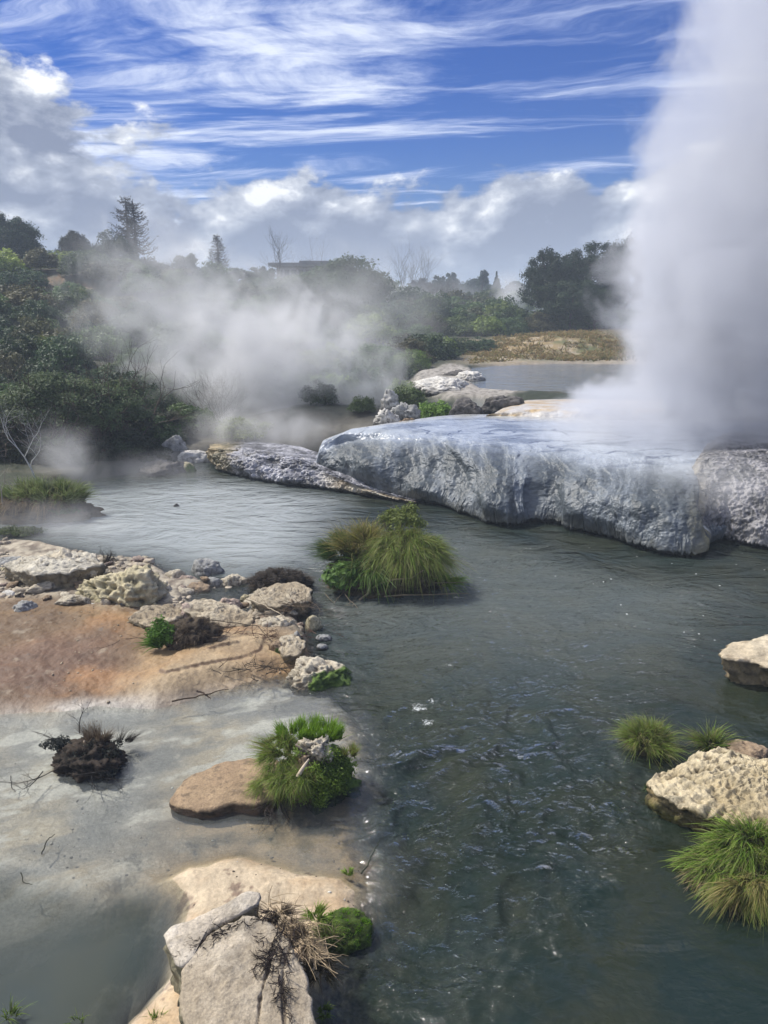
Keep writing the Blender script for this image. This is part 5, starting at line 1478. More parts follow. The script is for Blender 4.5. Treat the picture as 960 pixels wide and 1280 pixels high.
def special(px, py, Y, s, kind, label, sz=1.0):
    p = D(px, py, Y)
    return put_shrub(kind, p[0], Y, s, label, sz=sz)
special(544, 500, 23.0, 0.74, 'light', 'bright green round bush beside the pale boulder pile above the terrace', 1.0).color = (0.85, 1.05, 0.8, 1)
special(578, 505, 23.4, 0.42, 'dark', 'small dark bush right of the bright round bush at the ledge')
special(508, 480, 25, 0.7, 'mid', 'leafy bush directly above the pale boulder pile')
special(500, 470, 29, 0.9, 'light', 'yellow-green bush above the pale boulder pile')
special(543, 445, 44, 1.5, 'light', 'bright yellow-green bush left of the ochre meadow')
special(520, 455, 42, 1.4, 'light', 'second bright yellow-green bush lower left of the ochre meadow', 0.8)
special(572, 445, 46, 1.6, 'dark', 'dark spreading bush at the corner of the upper pool', 0.7)
special(600, 440, 47, 1.2, 'dark', 'dark bush nearest the ochre meadow', 0.7)
special(646, 423, 56, 1.0, 'dark', 'round grey-green bush alone on the ochre meadow', 0.7)
special(466, 497, 27, 0.7, 'dark', 'dark bush left of the pale boulder pile')
special(455, 485, 31, 1.1, 'mid', 'mid green bush behind the wisp of steam')
special(436, 478, 27.5, 0.9, 'mid', 'green bush half veiled at the right edge of the thick white steam')
special(418, 455, 31, 1.2, 'light', 'pale green bush above the half-veiled bush at the steam edge')
special(398, 495, 26, 0.8, 'dark', 'dim dark bush low inside the thick white steam')
special(370, 488, 28, 1.0, 'mid', 'faint green bush deep inside the thick white steam')
special(452, 512, 24.2, 0.5, 'mid', 'low green shrub between the steam and the pale boulder pile')

# ------------------------------------------------------------------ the big leafy bushes on the left bank
def big_bush(px, py, Y, rx, ry, rz, nl, per, size, cd, cl, seed, label, zc=None, name='bush'):
    p = D(px, py, Y)
    gz = land_z(p[0], Y)
    o = empty(name, (p[0], Y, gz), label, 'bush')
    zc_ = p[2] - gz
    obj('foliage', crown_mesh('foliage', nl, per, rx, ry, rz, 0.22, size, cd, cl, seed, M_GRASS, zlo=-0.5, jitter=0.6, aspect=0.5), o, (0, 0, zc_))
    acc = Acc(); rs_ = np.random.default_rng(seed)
    for i in range(9):
        twig_acc(acc, np.array([rs_.normal() * rx * 0.12, rs_.normal() * 0.1, 0]), np.array([rs_.normal() * 0.6, rs_.normal() * 0.4, 1.0]), zc_ + rz * 0.5, 0.035, 2, rs_, (0.09, 0.07, 0.055), 0.5, 4)
    obj('stem', acc.mesh('stem', M_BARK), o)
    return o
big_bush(62, 512, 20.8, 1.75, 1.0, 0.98, 160, 200, 0.040, (0.035, 0.065, 0.025), (0.22, 0.28, 0.13), 301, 'big glossy-leaved bush with pale leaf tips hanging over the left bank')
big_bush(132, 515, 21.2, 1.25, 0.9, 0.85, 110, 180, 0.040, (0.035, 0.065, 0.025), (0.20, 0.27, 0.12), 302, 'glossy-leaved bush joined to the right side of the big left bush')
big_bush(155, 492, 21.8, 0.55, 0.5, 0.5, 40, 120, 0.045, (0.05, 0.08, 0.03), (0.17, 0.21, 0.10), 303, 'pale upright spray of leaves between the left bushes and the steam')
big_bush(140, 560, 20.6, 1.35, 0.6, 0.5, 50, 120, 0.05, (0.014, 0.024, 0.014), (0.04, 0.055, 0.03), 304, 'dark low bush overhanging the water under the left bushes')
big_bush(60, 578, 20.0, 1.2, 0.5, 0.5, 50, 120, 0.05, (0.02, 0.03, 0.018), (0.055, 0.07, 0.035), 305, 'dark low bush behind the white dead sapling')
big_bush(205, 535, 23.0, 1.0, 0.6, 0.55, 50, 110, 0.045, (0.04, 0.05, 0.03), (0.12, 0.13, 0.08), 306, 'greyish low bush above the rounded dark boulder')
big_bush(-70, 520, 21.0, 2.0, 1.1, 1.3, 90, 170, 0.055, (0.02, 0.035, 0.016), (0.07, 0.10, 0.04), 307, 'dark leafy bush cut by the left edge of the picture')
big_bush(432, 362, 60, 3.8, 3.0, 2.4, 110, 150, 0.13, (0.035, 0.065, 0.025), (0.09, 0.15, 0.06), 308, 'large rounded pale green tree-like bush on the slope below the flat-topped tree')
big_bush(395, 375, 56, 3.4, 2.6, 2.0, 90, 150, 0.12, (0.03, 0.06, 0.022), (0.08, 0.13, 0.05), 309, 'rounded green bush halfway up the slope in the steam edge')

for i_, (px, py, Y, rx, rz) in enumerate(((-40, 590, 20.2, 1.6, 0.6), (25, 560, 21.0, 1.5, 0.8), (110, 585, 20.0, 0.9, 0.45), (180, 575, 20.9, 0.9, 0.5), (165, 535, 22.5, 1.2, 0.7), (245, 540, 24.0, 1.0, 0.6), (-140, 560, 20.5, 1.8, 1.2))):
    big_bush(px, py, Y, rx, rx * 0.55, rz, 50, 110, 0.045, (0.018, 0.03, 0.018), (0.06, 0.08, 0.04), 320 + i_,
             ('dark waterside bush behind the bank tussock at the left edge', 'shaded bush under the big glossy-leaved bush', 'small dark bush right of the bank tussock in the puff of steam', 'dark waterside bush left of the rounded dark boulder', 'dark bush behind the glossy-leaved bushes', 'dim bush in steam above the rock shelf tip', 'dark bush outside the left edge')[i_])

# ------------------------------------------------------------------ trees
def limb(acc, p0, p1, r0, r1, rs, C, bend=0.08, n=7):
    t = np.linspace(0, 1, n)[:, None]
    L = np.linalg.norm(np.asarray(p1) - p0)
    pts = np.asarray(p0) * (1 - t) + np.asarray(p1) * t
    off = rs.normal(size=3) * L * bend
    pts = pts + np.sin(t * math.pi) * off
    tube(acc, pts, np.linspace(r0, r1, n), C, 7)
    return pts

def tree(px, Y, top_py, w_px, label, cd, cl, seed, base_z=None, nl=90, per=120, size=None, lobe=0.20, crown_frac=0.8, shape='round', tint=None, limbs=9, name='tree', group=None, gap=None):
    base = D(px, 400, Y); x = base[0]
    gz = land_z(x, Y) if base_z is None else base_z
    top = D(px, top_py, Y)[2]
    H = top - gz
    m__ = mpp(Y, 4.0)
    rx = w_px * m__ / 2
    rz = H * crown_frac / 2
    size = size or max(0.06, 1.2 * m__)
    rs_ = np.random.default_rng(seed)
    o = empty(name, (x, Y, gz), label, 'tree', group)
    acc = Acc()
    C = (0.10, 0.08, 0.065)
    tr_top = np.array([rs_.normal() * 0.1 * rx, 0, H * 0.85])
    limb(acc, np.array([0, 0, -0.3]), tr_top, max(0.1, H * 0.03), 0.04, rs_, C, 0.03)
    for i in range(limbs):
        t = rs_.uniform(0.2, 0.8)
        a_ = rs_.uniform(0, 6.28)
        p0 = tr_top * t
        p1 = p0 + np.array([math.cos(a_) * rx * 0.75, math.sin(a_) * rx * 0.6, H * rs_.uniform(0.08, 0.25)])
        limb(acc, p0, p1, H * 0.012, 0.02, rs_, C)
    obj('trunk', acc.mesh('trunk', M_BARK), o)
    P, N, li, r_ = clumps(nl, per, rx, rx * 0.85, rz, lobe, seed, zlo=-0.6)
    if shape == 'cone':
        zz = (P[:, 2] / rz + 1) / 2
        f_ = np.clip(1.25 - zz * 1.05, 0.12, 1.2); P[:, 0] *= f_; P[:, 1] *= f_
    if shape == 'dome':
        zz = (P[:, 2] / rz + 1) / 2
        f_ = np.clip(1.12 - zz * 0.35, 0.12, 1.2); P[:, 0] *= f_; P[:, 1] *= f_
    if gap is not None:
        q = fbm(P * (gap[0] / rx) + seed, 3) > gap[1]; P, N, li = P[q], N[q], li[q]
    tone = r_.random(nl)[li] * 0.65 + r_.random(len(P)) * 0.35
    cm = leaf_mesh('crown', P, N, size, mixc(cd, cl, tone), seed + 9, M_LEAF, 0.8)
    c_ = obj('crown', cm, o, (0, 0, H - rz))
    return o

DK = ((0.014, 0.034, 0.020), (0.052, 0.095, 0.045))
tree(24, 66, 263, 84, 'tall dome-shaped dark tree on the left skyline with chinks of sky', *DK, 401, nl=230, per=130, shape='dome', crown_frac=1.0, gap=(6.0, -0.5))
tree(-40, 68, 280, 90, 'dark tree at the left edge joined to the dome-shaped tree', *DK, 402, nl=80, shape='dome', crown_frac=0.95)
tree(102, 68, 287, 52, 'ragged-topped dark tree right of the gap on the left skyline', (0.015, 0.025, 0.02), (0.05, 0.065, 0.05), 403, nl=110, shape='dome', lobe=0.2, crown_frac=0.95)
tree(150, 70, 288, 62, 'rounded dark tree directly left of the bare twin conifers', *DK, 404, nl=100, crown_frac=0.95)
tree(122, 72, 312, 60, 'lower dark tree between the ragged tree and the rounded one', *DK, 405, nl=80, crown_frac=0.95)
tree(190, 74, 322, 66, 'dark spreading tree at the foot of the bare twin conifers', (0.02, 0.028, 0.022), (0.06, 0.07, 0.05), 406, nl=90, crown_frac=0.95)
tree(238, 78, 315, 38, 'small round-headed tree alone on the misty ridge', *DK, 407, nl=70, crown_frac=0.9)
tree(222, 80, 338, 40, 'low bushy tree just left of the small round-headed tree', *DK, 408, nl=60, crown_frac=0.95)
tree(265, 82, 332, 40, 'low bushy tree between the round-headed tree and the slim conifer', *DK, 409, nl=60, crown_frac=0.95)
tree(300, 84, 335, 44, 'low bushy tree just right of the slim bare conifer', *DK, 410, nl=60, crown_frac=0.95)
tree(330, 84, 332, 44, 'rounded bushy tree left of the long hilltop building', *DK, 411, nl=60, crown_frac=0.95)
tree(355, 80, 345, 60, 'misty bushy tree in front of the left end of the hilltop building', *DK, 412, nl=60, crown_frac=0.95)
tree(405, 80, 340, 60, 'misty bushy tree in front of the right end of the hilltop building', *DK, 413, nl=70, crown_frac=0.95)
tree(420, 84, 333, 26, 'small tree at the right corner of the hilltop building', *DK, 414, nl=50, crown_frac=0.9)

def flat_tree(px, Y, top_py, w_px, label, seed, trunks=4, cd=DK[0], cl=DK[1]):
    base = D(px, 400, Y); x = base[0]; gz = land_z(x, Y)
    H = D(px, top_py, Y)[2] - gz; rx = w_px * mpp(Y, 4) / 2
    rs_ = np.random.default_rng(seed)
    o = empty('tree', (x, Y, gz), label, 'tree')
    acc = Acc()
    acc2P, acc2N, L = [], [], []
    for i in range(trunks):
        a_ = -1 + 2 * i / max(1, trunks - 1)
        e_ = np.array([a_ * rx * 0.75 + rs_.normal() * 0.1, rs_.normal() * rx * 0.3, H * (0.80 - 0.16 * abs(a_) - (0.08 if a_ > 0 else 0))])
        limb(acc, np.array([rs_.normal() * 0.1, 0, -0.2]), e_, 0.16, 0.05, rs_, (0.13, 0.12, 0.11), 0.08)
        P, N, li, r_ = clumps(16, 110, rx * 0.62, rx * 0.5, H * 0.10, 0.35, seed + i, zlo=-0.1)
        acc2P.append(P + e_ + [0, 0, H * 0.06]); acc2N.append(N); L.append(r_.random(16)[li] * 0.6 + r_.random(len(P)) * 0.4)
    obj('trunk', acc.mesh('trunk', M_BARK), o)
    obj('crown', leaf_mesh('crown', np.concatenate(acc2P), np.concatenate(acc2N), 0.10 * Y / 85, mixc(cd, cl, np.concatenate(L)), seed, M_LEAF), o)
flat_tree(450, 86, 338, 44, 'flat-topped spreading tree on the ridge end with several bare trunks', 421, 5)
tree(549, 135, 343, 24, 'spindly round-topped tree first of the two at the left of the far stand', *DK, 422, nl=40, crown_frac=0.7, gap=(3.0, -0.25))
tree(564, 138, 340, 22, 'spindly round-topped tree second of the two in the far stand', *DK, 423, nl=40, crown_frac=0.7, gap=(3.0, -0.25))
tree(602, 135, 336, 15, 'tall thin open-crowned tree above the far stand', *DK, 424, nl=40, crown_frac=0.6, gap=(3.0, -0.15))
tree(560, 150, 350, 60, 'broad misty tree at the left of the far stand', *DK, 431, nl=70, crown_frac=0.95)
tree(590, 152, 345, 64, 'broad flat-headed misty tree in the middle of the far stand', *DK, 432, nl=80, shape='dome', crown_frac=0.95)
tree(619, 140, 341, 18, 'pointed dark conifer at the right of the far stand', (0.01, 0.02, 0.022), (0.03, 0.05, 0.045), 433, nl=70, shape='cone', crown_frac=0.95)
tree(612, 142, 356, 40, 'low dark tree under the pointed conifer', *DK, 434, nl=60, crown_frac=0.95)
tree(645, 150, 352, 34, 'flat wind-swept tree fading into distant steam', *DK, 435, nl=60, crown_frac=0.5)
tree(525, 140, 348, 44, 'brownish twiggy tree at the left end of the far stand', (0.035, 0.035, 0.03), (0.08, 0.075, 0.06), 436, nl=60, crown_frac=0.95)
tree(585, 128, 365, 22, 'yellow-green tree below the flat-headed misty tree', (0.06, 0.08, 0.03), (0.14, 0.17, 0.07), 437, nl=50, crown_frac=0.95)
tree(500, 150, 358, 44, 'pale misty tree fading out behind the distant steam gap', *DK, 438, nl=60, crown_frac=0.95)
tree(470, 160, 362, 40, 'faint low tree behind the flat-topped ridge tree', *DK, 439, nl=50, crown_frac=0.95)
tree(630, 108, 378, 50, 'dark thicket tree left of the big dark tree', *DK, 440, nl=60, crown_frac=0.95)
tree(555, 118, 385, 60, 'dark low tree in front of the white frame', *DK, 441, nl=60, crown_frac=0.95, lobe=0.25)
tree(525, 112, 382, 40, 'bushy tree left of the white frame', *DK, 442, nl=60, crown_frac=0.95)
# the big dark tree by the plume: three crowns grown together
tree(684, 62, 308, 78, 'left part of the big dark evergreen group beside the steam column', (0.007, 0.018, 0.011), (0.034, 0.070, 0.030), 451, nl=260, per=120, lobe=0.15, crown_frac=1.0, limbs=14)
tree(735, 64, 298, 96, 'tallest crown of the big dark evergreen group beside the steam column', (0.007, 0.018, 0.011), (0.034, 0.070, 0.030), 452, nl=300, per=130, lobe=0.15, crown_frac=1.0, limbs=14)
tree(775, 66, 292, 60, 'crown at the back of the dark evergreen group vanishing into the steam column', (0.007, 0.018, 0.011), (0.034, 0.070, 0.030), 453, nl=120, per=130, lobe=0.2, crown_frac=1.0)
tree(712, 60.5, 345, 110, 'lower skirt tree in front of the big dark evergreen group', (0.012, 0.026, 0.013), (0.05, 0.09, 0.032), 454, nl=150, per=150, lobe=0.18, crown_frac=1.0)
tree(745, 59, 370, 70, 'low dark tree at the foot of the evergreen group near the steam', (0.012, 0.026, 0.013), (0.045, 0.08, 0.03), 455, nl=90, per=130, lobe=0.2, crown_frac=1.0)
tree(900, 66, 320, 120, 'dark tree hidden in the steam column', (0.012, 0.026, 0.013), (0.045, 0.08, 0.03), 456, nl=60, per=100, crown_frac=1.0)

def bare_conifer(px, Y, top_py, w_px, label, seed, twin=False, needles=0.6):
    base = D(px, 400, Y); x = base[0]; gz = land_z(x, Y)
    H = D(px, top_py, Y)[2] - gz; rx = w_px * mpp(Y, 4) / 2
    rs_ = np.random.default_rng(seed)
    o = empty('conifer', (x, Y, gz), label, 'tree')
    acc = Acc(); nP, nN = [], []
    stems = [(-rx * 0.14, 1.0), (rx * 0.18, 0.965)] if twin else [(0, 1.0)]
    br = Acc()
    for sx, hf in stems:
        tube(acc, [(sx, 0, -0.2), (sx * 1.05, 0, H * 0.5), (sx, 0, H * hf)], [0.17, 0.12, 0.03], (0.10, 0.085, 0.085), 7)
        z = H * 0.45
        while z < H * hf * 0.985:
            f_ = 1 - (z / (H * hf) - 0.4) / 0.62
            Lb = rx * min(1.0, 0.25 + 0.95 * f_) * rs_.uniform(0.75, 1.1)
            for k in range(7):
                a_ = rs_.uniform(0, 6.28)
                e_ = np.array([math.cos(a_), math.sin(a_), 0])
                p = [np.array([sx, 0, z]) + e_ * Lb * t + np.array([0, 0, -Lb * 0.22 * math.sin(t * 3.0) + Lb * 0.18 * t * t]) for t in (0, 0.35, 0.7, 1)]
                tube(br, p, [0.045, 0.03, 0.02, 0.01], (0.11, 0.09, 0.085), 4)
                for t in np.linspace(0.25, 1, 8):
                    q = np.array([np.interp(t, (0, .35, .7, 1), [pp[c] for pp in p]) for c in range(3)])
                    nP.append(q + rs_.normal(size=3) * 0.09); nN.append(rs_.normal(size=3) + [0, 0, 1])
            z += H * 0.028
    obj('trunk', acc.mesh('trunk', M_BARK), o)
    obj('branches', br.mesh('branches', M_BARK), o)
    nP = np.array(nP); nN = np.array(nN)
    q = rs_.random(len(nP)) < needles
    obj('needles', leaf_mesh('needles', nP[q], nN[q], 0.13, mixc((0.03, 0.04, 0.035), (0.08, 0.08, 0.065), rs_.random(q.sum())), seed, M_LEAF, 0.9, 0.25), o)
bare_conifer(173, 72, 246, 54, 'tall sparse twin-trunked conifer standing above the left skyline', 461, True, 0.9)
bare_conifer(277, 82, 294, 32, 'slim bare conifer with level branches on the misty ridge', 462, False, 0.5)

def bare_tree(px, Y, top_py, label, seed, n=3, sp=0.25):
    base = D(px, 400, Y); x = base[0]; gz = land_z(x, Y)
    H = D(px, top_py, Y)[2] - gz
    rs_ = np.random.default_rng(seed); acc = Acc()
    for i in range(n):
        twig_acc(acc, np.array([rs_.normal() * 0.3, 0, 0]), np.array([rs_.normal() * sp * 0.5, 0, 1.0]), H * rs_.uniform(0.75, 0.95), 0.07, 3, rs_, (0.08, 0.07, 0.07), sp, 4)
    o = obj('bare_tree', acc.mesh('bare_tree', M_BARK), loc=(x, Y, gz), label=label, cat='tree')
bare_tree(347, 86, 312, 'leafless slender tree sticking up left of the hilltop building', 471, 2)
bare_tree(513, 132, 338, 'leafless poplar-like tree left of the far stand', 472, 3, 0.2)
bare_tree(525, 134, 335, 'taller leafless poplar-like tree beside the far stand', 473, 3, 0.2)
bare_tree(500, 136, 338, 'faint leafless tree leftmost of the poplar-like trio', 474, 2, 0.2)
bare_tree(215, 82, 335, 'leafless twiggy tree on the skyline between conifer group and round-headed tree', 475, 3, 0.3)

# ------------------------------------------------------------------ buildings and the white frame
def box(acc, c, s, C):
    c = np.array(c, float); s = np.array(s, float) / 2
    V = np.array([(x, y, z) for z in (-1, 1) for y in (-1, 1) for x in (-1, 1)]) * s + c
    acc.add(V, [(0, 2, 3, 1), (4, 5, 7, 6), (0, 1, 5, 4), (2, 6, 7, 3), (0, 4, 6, 2), (1, 3, 7, 5)], None, C)
Yb = 94
p = D(388, 345, Yb)
o = empty('hilltop_building', (p[0], Yb, land_z(p[0], Yb)), 'long low building with flat overhanging roof on the misty hilltop', 'building')
gz = land_z(p[0], Yb); mm = mpp(Yb, 5)
zt_ = D(388, 331, Yb)[2] - gz
W2 = 76 * mm
a2 = Acc(); box(a2, (0, 0, zt_ * 0.5 - 0.25), (W2, 6, zt_ - 0.5), (0.30, 0.31, 0.33)); obj('wall', a2.mesh('wall', M_PAINT, False), o)
a2 = Acc(); box(a2, (0, -0.2, zt_ - 0.1), (W2 + 1.4, 8, 0.35), (0.13, 0.14, 0.16)); box(a2, (W2 * 0.1, 0.5, zt_ + 0.22), (W2 * 0.5, 5, 0.3), (0.15, 0.16, 0.18)); obj('roof', a2.mesh('roof', M_PAINT, False), o)
for k in range(9):
    a2 = Acc(); box(a2, (-W2 * 0.44 + k * W2 * 0.11, -3.02, zt_ - 1.0), (W2 * 0.075, 0.1, 0.75), (0.06, 0.07, 0.09)); f_ = obj('window', a2.mesh('window', M_PAINT, False), o)
Yf = 116  # frame of posts and crossbar, only shaped like a goal
p = D(565, 392, Yf); gz = land_z(p[0], Yf); mm = mpp(Yf, 3)
o = empty('post_frame', (p[0], Yf, gz), 'white goal-like frame of posts and crossbar in front of the far trees', 'post_frame')
zb = D(565, 378, Yf)[2] - gz
for xx in (-6.5 * mm, 6.5 * mm):
    a2 = Acc(); tube(a2, [(xx, 0, 0), (xx, 0, zb)], 0.10, (0.62, 0.62, 0.62), 8); obj('post', a2.mesh('post', M_PAINT), o)
a2 = Acc(); tube(a2, [(-7.2 * mm, 0, zb), (8.5 * mm, 0, zb)], 0.09, (0.62, 0.62, 0.62), 8); obj('crossbar', a2.mesh('crossbar', M_PAINT), o)
p = D(591, 400, Yf); gz = land_z(p[0], Yf)
a2 = Acc(); tube(a2, [(0, 0, 0), (0, 0, D(591, 370, Yf)[2] - gz)], [0.12, 0.08], (0.55, 0.55, 0.53), 8)
obj('white_pole', a2.mesh('white_pole', M_PAINT), loc=(p[0], Yf, gz), label='single pale pole right of the white frame among far trees', cat='pole')
Yh = 140
p = D(553, 375, Yh); gz = land_z(p[0], Yh); mm = mpp(Yh, 3)
o = empty('far_house', (p[0], Yh, gz), 'pale house almost lost in mist above the white frame', 'house')
zt_ = D(553, 370, Yh)[2] - gz
a2 = Acc(); box(a2, (0, 0, zt_ / 2), (20 * mm, 6, zt_), (0.45, 0.45, 0.46)); obj('wall', a2.mesh('wall', M_PAINT, False), o)
a2 = Acc(); w3 = 11.5 * mm; z0 = zt_; 
V = [(-w3, -3.5, z0), (w3, -3.5, z0), (w3, 3.5, z0), (-w3, 3.5, z0), (-w3, 0, z0 + 1.1), (w3, 0, z0 + 1.1)]
a2.add(V, [(0, 1, 5, 4), (2, 3, 4, 5), (3, 2, 1, 0)], [(0, 4, 3), (1, 2, 5)], (0.20, 0.21, 0.23)); obj('roof', a2.mesh('roof', M_PAINT, False), o)
for k in (-1, 0, 1):
    a2 = Acc(); box(a2, (k * 6 * mm, -3.02, zt_ * 0.6), (3 * mm, 0.1, zt_ * 0.3), (0.07, 0.08, 0.1)); obj('window', a2.mesh('window', M_PAINT, False), o)

# dry grass and low growth on the ochre meadow
def meadow():
    rs_ = np.random.default_rng(55)
    pp = np.array([p[:2] for p in P_MEAD])
    q = rs_.uniform(pp.min(0), np.minimum(pp.max(0), [32, 70]), (16000, 2))
    q = q[(sdpoly(q[:, 0], q[:, 1], P_MEAD) > 0) & (sdpoly(q[:, 0], q[:, 1], P_UPOOL) < -0.8)]
    nz = fbm(xyz(q[:, 0], q[:, 1]) * 0.35, 4)
    q = q[nz > rs_.uniform(-0.3, 0.4, len(q))][:2600]
    z = land_h(q[:, 0], q[:, 1])
    k = 10
    roots = np.repeat(np.column_stack([q, z]), k, 0) + rs_.normal(size=(len(q) * k, 3)) * [0.18, 0.18, 0.0]
    d = rs_.normal(size=(len(roots), 3)) * [0.5, 0.5, 0.1] + [0, 0, 0.8]
    V, Q, C = blades(roots, d, 0.38, 0.35, 0.07, [(0.20, 0.145, 0.06), (0.13, 0.12, 0.045)], [(0.42, 0.31, 0.14), (0.25, 0.25, 0.08), (0.36, 0.24, 0.10)], 4, 56)
    obj('meadow_grass', mesh('meadow_grass', V, Q, C, M_GRASS, False), label='dry ochre grass covering the low meadow behind the upper pool', cat='grass', kind='stuff')
meadow()
# ------------------------------------------------------------------ steam and air
def steam_mat(name, dens, scale, edge=1.1, wob=1.5, step=0.25, thr=0.0, detail=4, asp=(1, 1, 1), seed=0.0, hollow=0.35):
    """density of a billowing cloud that fades to the rim of its unit-sphere hull"""
    m, b = new_mat(name)
    tc = b.n('ShaderNodeTexCoord').outputs['Object']
    geo = b.n('ShaderNodeNewGeometry').outputs['Position']
    ln = b.vmath('LENGTH', tc)
    v = b.vmath('ADD', b.vmath('MULTIPLY', geo, asp), (seed, seed * 0.7, -seed))
    nz = b.noise(v, scale, detail + 1, 0.62, 0.9)
    q = b.add(b.sub(1.0, ln), b.mul(b.sub(nz, 0.5 + thr), wob))
    hull = b.map(ln, 0.72, 0.98, 1.0, 0.0)
    dn = b.mul(b.map(q, hollow * 0.4, hollow * 0.4 + edge, 0.0, 1.0), hull)
    pv = b.n('ShaderNodeVolumePrincipled')
    pv.inputs['Color'].default_value = (0.995, 0.995, 1.0, 1)
    pv.inputs['Anisotropy'].default_value = 0.1
    b.put(pv.inputs['Density'], b.mul(dn, dens))
    b.put(b.n('ShaderNodeOutputMaterial').inputs['Volume'], pv.outputs[0])
    m.volume_intersection_method = 'FAST' if hasattr(m, 'volume_intersection_method') else None
    return m

_steam_n = [0]
def steam(c, rad, dens, scale, label, rot=(0, 0, 0), cat='steam', **kw):
    _steam_n[0] += 1
    me = ico('steam')
    me.materials.append(steam_mat('steam_mat', dens, scale, seed=_steam_n[0] * 3.7, **kw))
    return obj('steam', me, loc=c, scale=rad, rot=rot, label=label, cat=cat, kind='stuff')

# the tall column on the right: axis leaning away and widening with height
def plume():
    m, b = new_mat('steam_column_mat')
    P = b.n('ShaderNodeNewGeometry').outputs['Position']
    x, y, z = b.sep(P)
    fc = b.n('ShaderNodeFloatCurve')
    cm = fc.mapping
    zs = [1.0, 1.6, 2.2, 2.8, 3.5, 4.2, 5.0, 5.8, 6.8, 8.0, 9.2, 10.4, 13.0]
    # left edge of the column in photo pixels at those heights, turned into metres at the vent's distance
    edge_px = {1.0: 655, 1.6: 685, 2.2: 725, 2.8: 776, 3.5: 782, 4.2: 772, 5.0: 774, 5.8: 802, 6.8: 816, 8.0: 828, 9.2: 852, 10.4: 884, 13.0: 935}
    Yc = 18.3
    pts = []
    for zz in zs:
        # find X of that pixel at height zz and distance Yc
        ry = (zz - CAM_H) / Yc
        ys = (ry * math.cos(PITCH) + math.sin(PITCH)) / (math.cos(PITCH) - ry * math.sin(PITCH))
        dep = math.cos(PITCH) + ys * math.sin(PITCH)
        X = (edge_px[zz] - 480) / FPX * Yc / dep
        pts.append(((zz - 1.0) / 12.0, X / 12.0))
    cv = cm.curves[0]
    cv.points[0].location = pts[0]; cv.points[1].location = pts[-1]
    for p in pts[1:-1]:
        cv.points.new(*p)
    cm.update()
    b.put(fc.inputs['Value'], b.div(b.sub(z, 1.0), 12.0))
    left = b.mul(fc.outputs[0], 12.0)
    rad = b.map(z, 1.0, 6.0, 2.6, 4.3)
    cx = b.add(left, rad)
    dxx = b.sub(x, cx)
    dxx = b.math('MINIMUM', dxx, b.mul(dxx, 0.45))       # longer tail downwind
    dyy = b.sub(y, b.math('MULTIPLY_ADD', z, 0.12, 18.1))
    dyy = b.div(dyy, 0.80)
    rr = b.math('SQRT', b.add(b.mul(dxx, dxx), b.mul(dyy, dyy)))
    sdf = b.sub(rad, rr)
    n1 = b.noise(b.vmath('ADD', P, (0, 0, 0)), 0.62, 7, 0.66, 0.5)
    sdf = b.add(sdf, b.mul(b.sub(n1, 0.44), 4.4))
    dn = b.map(sdf, 0.0, 0.5, 0.0, 1.0)
    n2 = b.noise(P, 0.35, 3, 0.5, 0.3)
    dn = b.mul(dn, b.map(n2, 0.3, 0.7, 0.45, 1.0))
    dn = b.mul(dn, b.map(z, 0.95, 2.2, 0.5, 1.0))
    dn = b.mul(dn, b.map(z, 4.0, 12.0, 1.0, 0.45))
    dn = b.mul(dn, b.map(z, 12.3, 13.6, 1.0, 0.0))
    pv = b.n('ShaderNodeVolumePrincipled')
    pv.inputs['Color'].default_value = (0.86, 0.88, 0.945, 1)
    pv.inputs['Anisotropy'].default_value = 0.15
    b.put(pv.inputs['Density'], b.mul(dn, 1.0))
    b.put(b.n('ShaderNodeOutputMaterial').inputs['Volume'], pv.outputs[0])
    # hull: stacked rings round the widening column
    zz = np.array([0.95, 1.6, 2.4, 3.2, 4.2, 5.2, 6.4, 8.0, 10.0, 12.0, 13.7])
    V = []
    for z_ in zz:
        X = np.interp((z_ - 1) / 12, [p[0] for p in pts], [p[1] for p in pts]) * 12
        r0 = 2.6 + 1.7 * min(1, max(0, (z_ - 1) / 5)) + 1.3
        yc = 18.1 + 0.12 * z_
        for a in np.linspace(0, 2 * math.pi, 28, endpoint=False):
            c_ = math.cos(a)
            V.append((X + (r0 - 1.3) + c_ * r0 * (2.1 if c_ > 0 else 1.0), yc + math.sin(a) * r0 * 0.88, z_))
    acc = Acc()
    acc.add(V, grid_faces(28, len(zz), True))
    k0 = np.arange(1, 27)
    T = np.stack([0 * k0, k0 + 1, k0], 1); t2 = T + 28 * (len(zz) - 1)
    me = mesh('steam', np.array(V), [grid_faces(28, len(zz), True), np.concatenate([T, t2[:, ::-1]])], None, m, True)
    obj('steam', me, label='tall dense lilac-grey steam column rising past the top of the picture', cat='steam', kind='stuff')
plume()

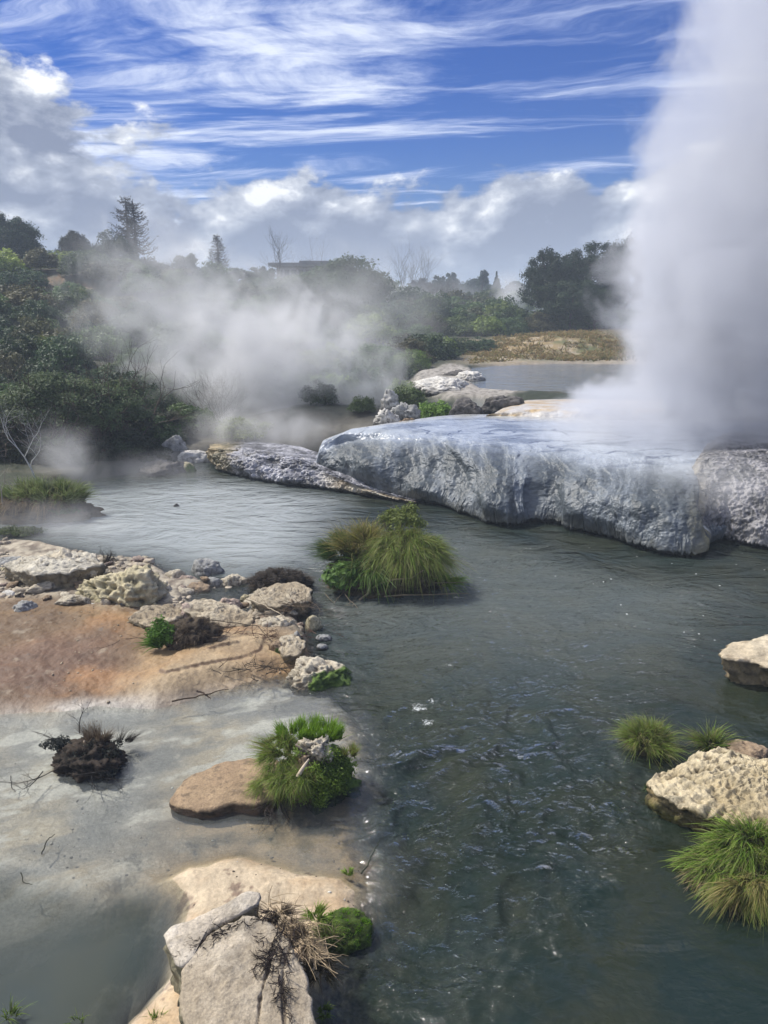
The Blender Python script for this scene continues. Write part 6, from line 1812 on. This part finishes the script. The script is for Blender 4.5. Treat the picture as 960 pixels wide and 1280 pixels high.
def at(px, py, Y): return D(px, py, Y)
steam(at(345, 470, 26), (5.6, 2.6, 4.3), 0.85, 0.75, wob=2.1, label='thick white steam billowing up behind the low rock shelf', edge=0.8)
steam(at(320, 540, 23), (3.4, 1.7, 1.2), 0.8, 0.8, 'low steam rolling over the pale crust at the pool edge', edge=0.8)
steam(at(235, 410, 29), (6.6, 2.6, 4.6), 0.5, 0.6, wob=2.0, label='thin steam veil drifting up the scrubby slope', rot=(0, R(38), 0), edge=0.9)
steam(at(420, 395, 44), (10.0, 4.0, 5.5), 0.2, 0.35, 'wide pale steam veil over the wooded hillside', edge=1.0)
steam(at(460, 500, 26), (1.7, 1.2, 1.1), 0.35, 0.9, 'small wisp of steam beside the pale boulders', edge=0.8)
steam(at(84, 585, 18.5), (1.3, 0.9, 1.8), 0.7, 1.1, 'short puff of steam above the grassy left bank', edge=0.8)
steam(at(60, 660, 14.6), (2.6, 1.1, 0.75), 0.6, 1.1, 'faint steam along the water edge behind the crusty rocks', edge=0.9)
steam(at(185, 600, 19.5), (2.4, 1.3, 1.0), 0.4, 0.9, 'thin steam over the pool below the dark bushes', edge=0.9)
steam(at(215, 745, 11.3), (1.5, 1.0, 0.45), 0.28, 1.6, 'wisp of steam crossing the yellow crust rocks', edge=0.9)
steam(at(590, 512, 24.5), (0.9, 0.8, 0.55), 0.7, 1.4, 'little steam jet at the dark ledge below the upper pool', edge=0.8)
steam(at(636, 374, 92), (3.2, 3.0, 4.0), 0.5, 0.25, 'distant white steam beside the big dark tree', edge=0.7)
steam(at(490, 378, 95), (6.5, 4.0, 3.2), 0.30, 0.22, 'distant steam in the gap behind the flat-topped tree', edge=0.8)
steam(at(560, 372, 130), (13, 4.0, 5.0), 0.10, 0.16, 'faint steam in front of the far trees', edge=0.9)

steam(at(885, 605, 14.2), (2.3, 1.4, 0.75), 0.45, 1.1, 'thin steam spilling over the rough pinkish-grey mound', edge=0.9)
steam(at(740, 548, 17.6), (1.9, 1.4, 0.7), 0.55, 1.0, 'low steam creeping over the wet terrace top', edge=0.9)

# air: one closed box of even thin haze
def haze():
    V = np.array([(-1800, -60, -2.2), (1800, -60, -2.2), (1800, 3200, -2.2), (-1800, 3200, -2.2),
                  (-1800, -60, 30.0), (1800, -60, 30.0), (1800, 3200, 30.0), (-1800, 3200, 30.0)], float)
    F = np.array([(0, 3, 2, 1), (4, 5, 6, 7), (0, 1, 5, 4), (1, 2, 6, 5), (2, 3, 7, 6), (3, 0, 4, 7)])
    m, b = new_mat('haze_mat')
    pv = b.n('ShaderNodeVolumePrincipled')
    pv.inputs['Color'].default_value = (0.74, 0.85, 1.0, 1)
    pv.inputs['Density'].default_value = 0.0020
    b.put(b.n('ShaderNodeOutputMaterial').inputs['Volume'], pv.outputs[0])
    obj('haze', mesh('haze', V, F, None, m, False), kind='stuff')
haze()
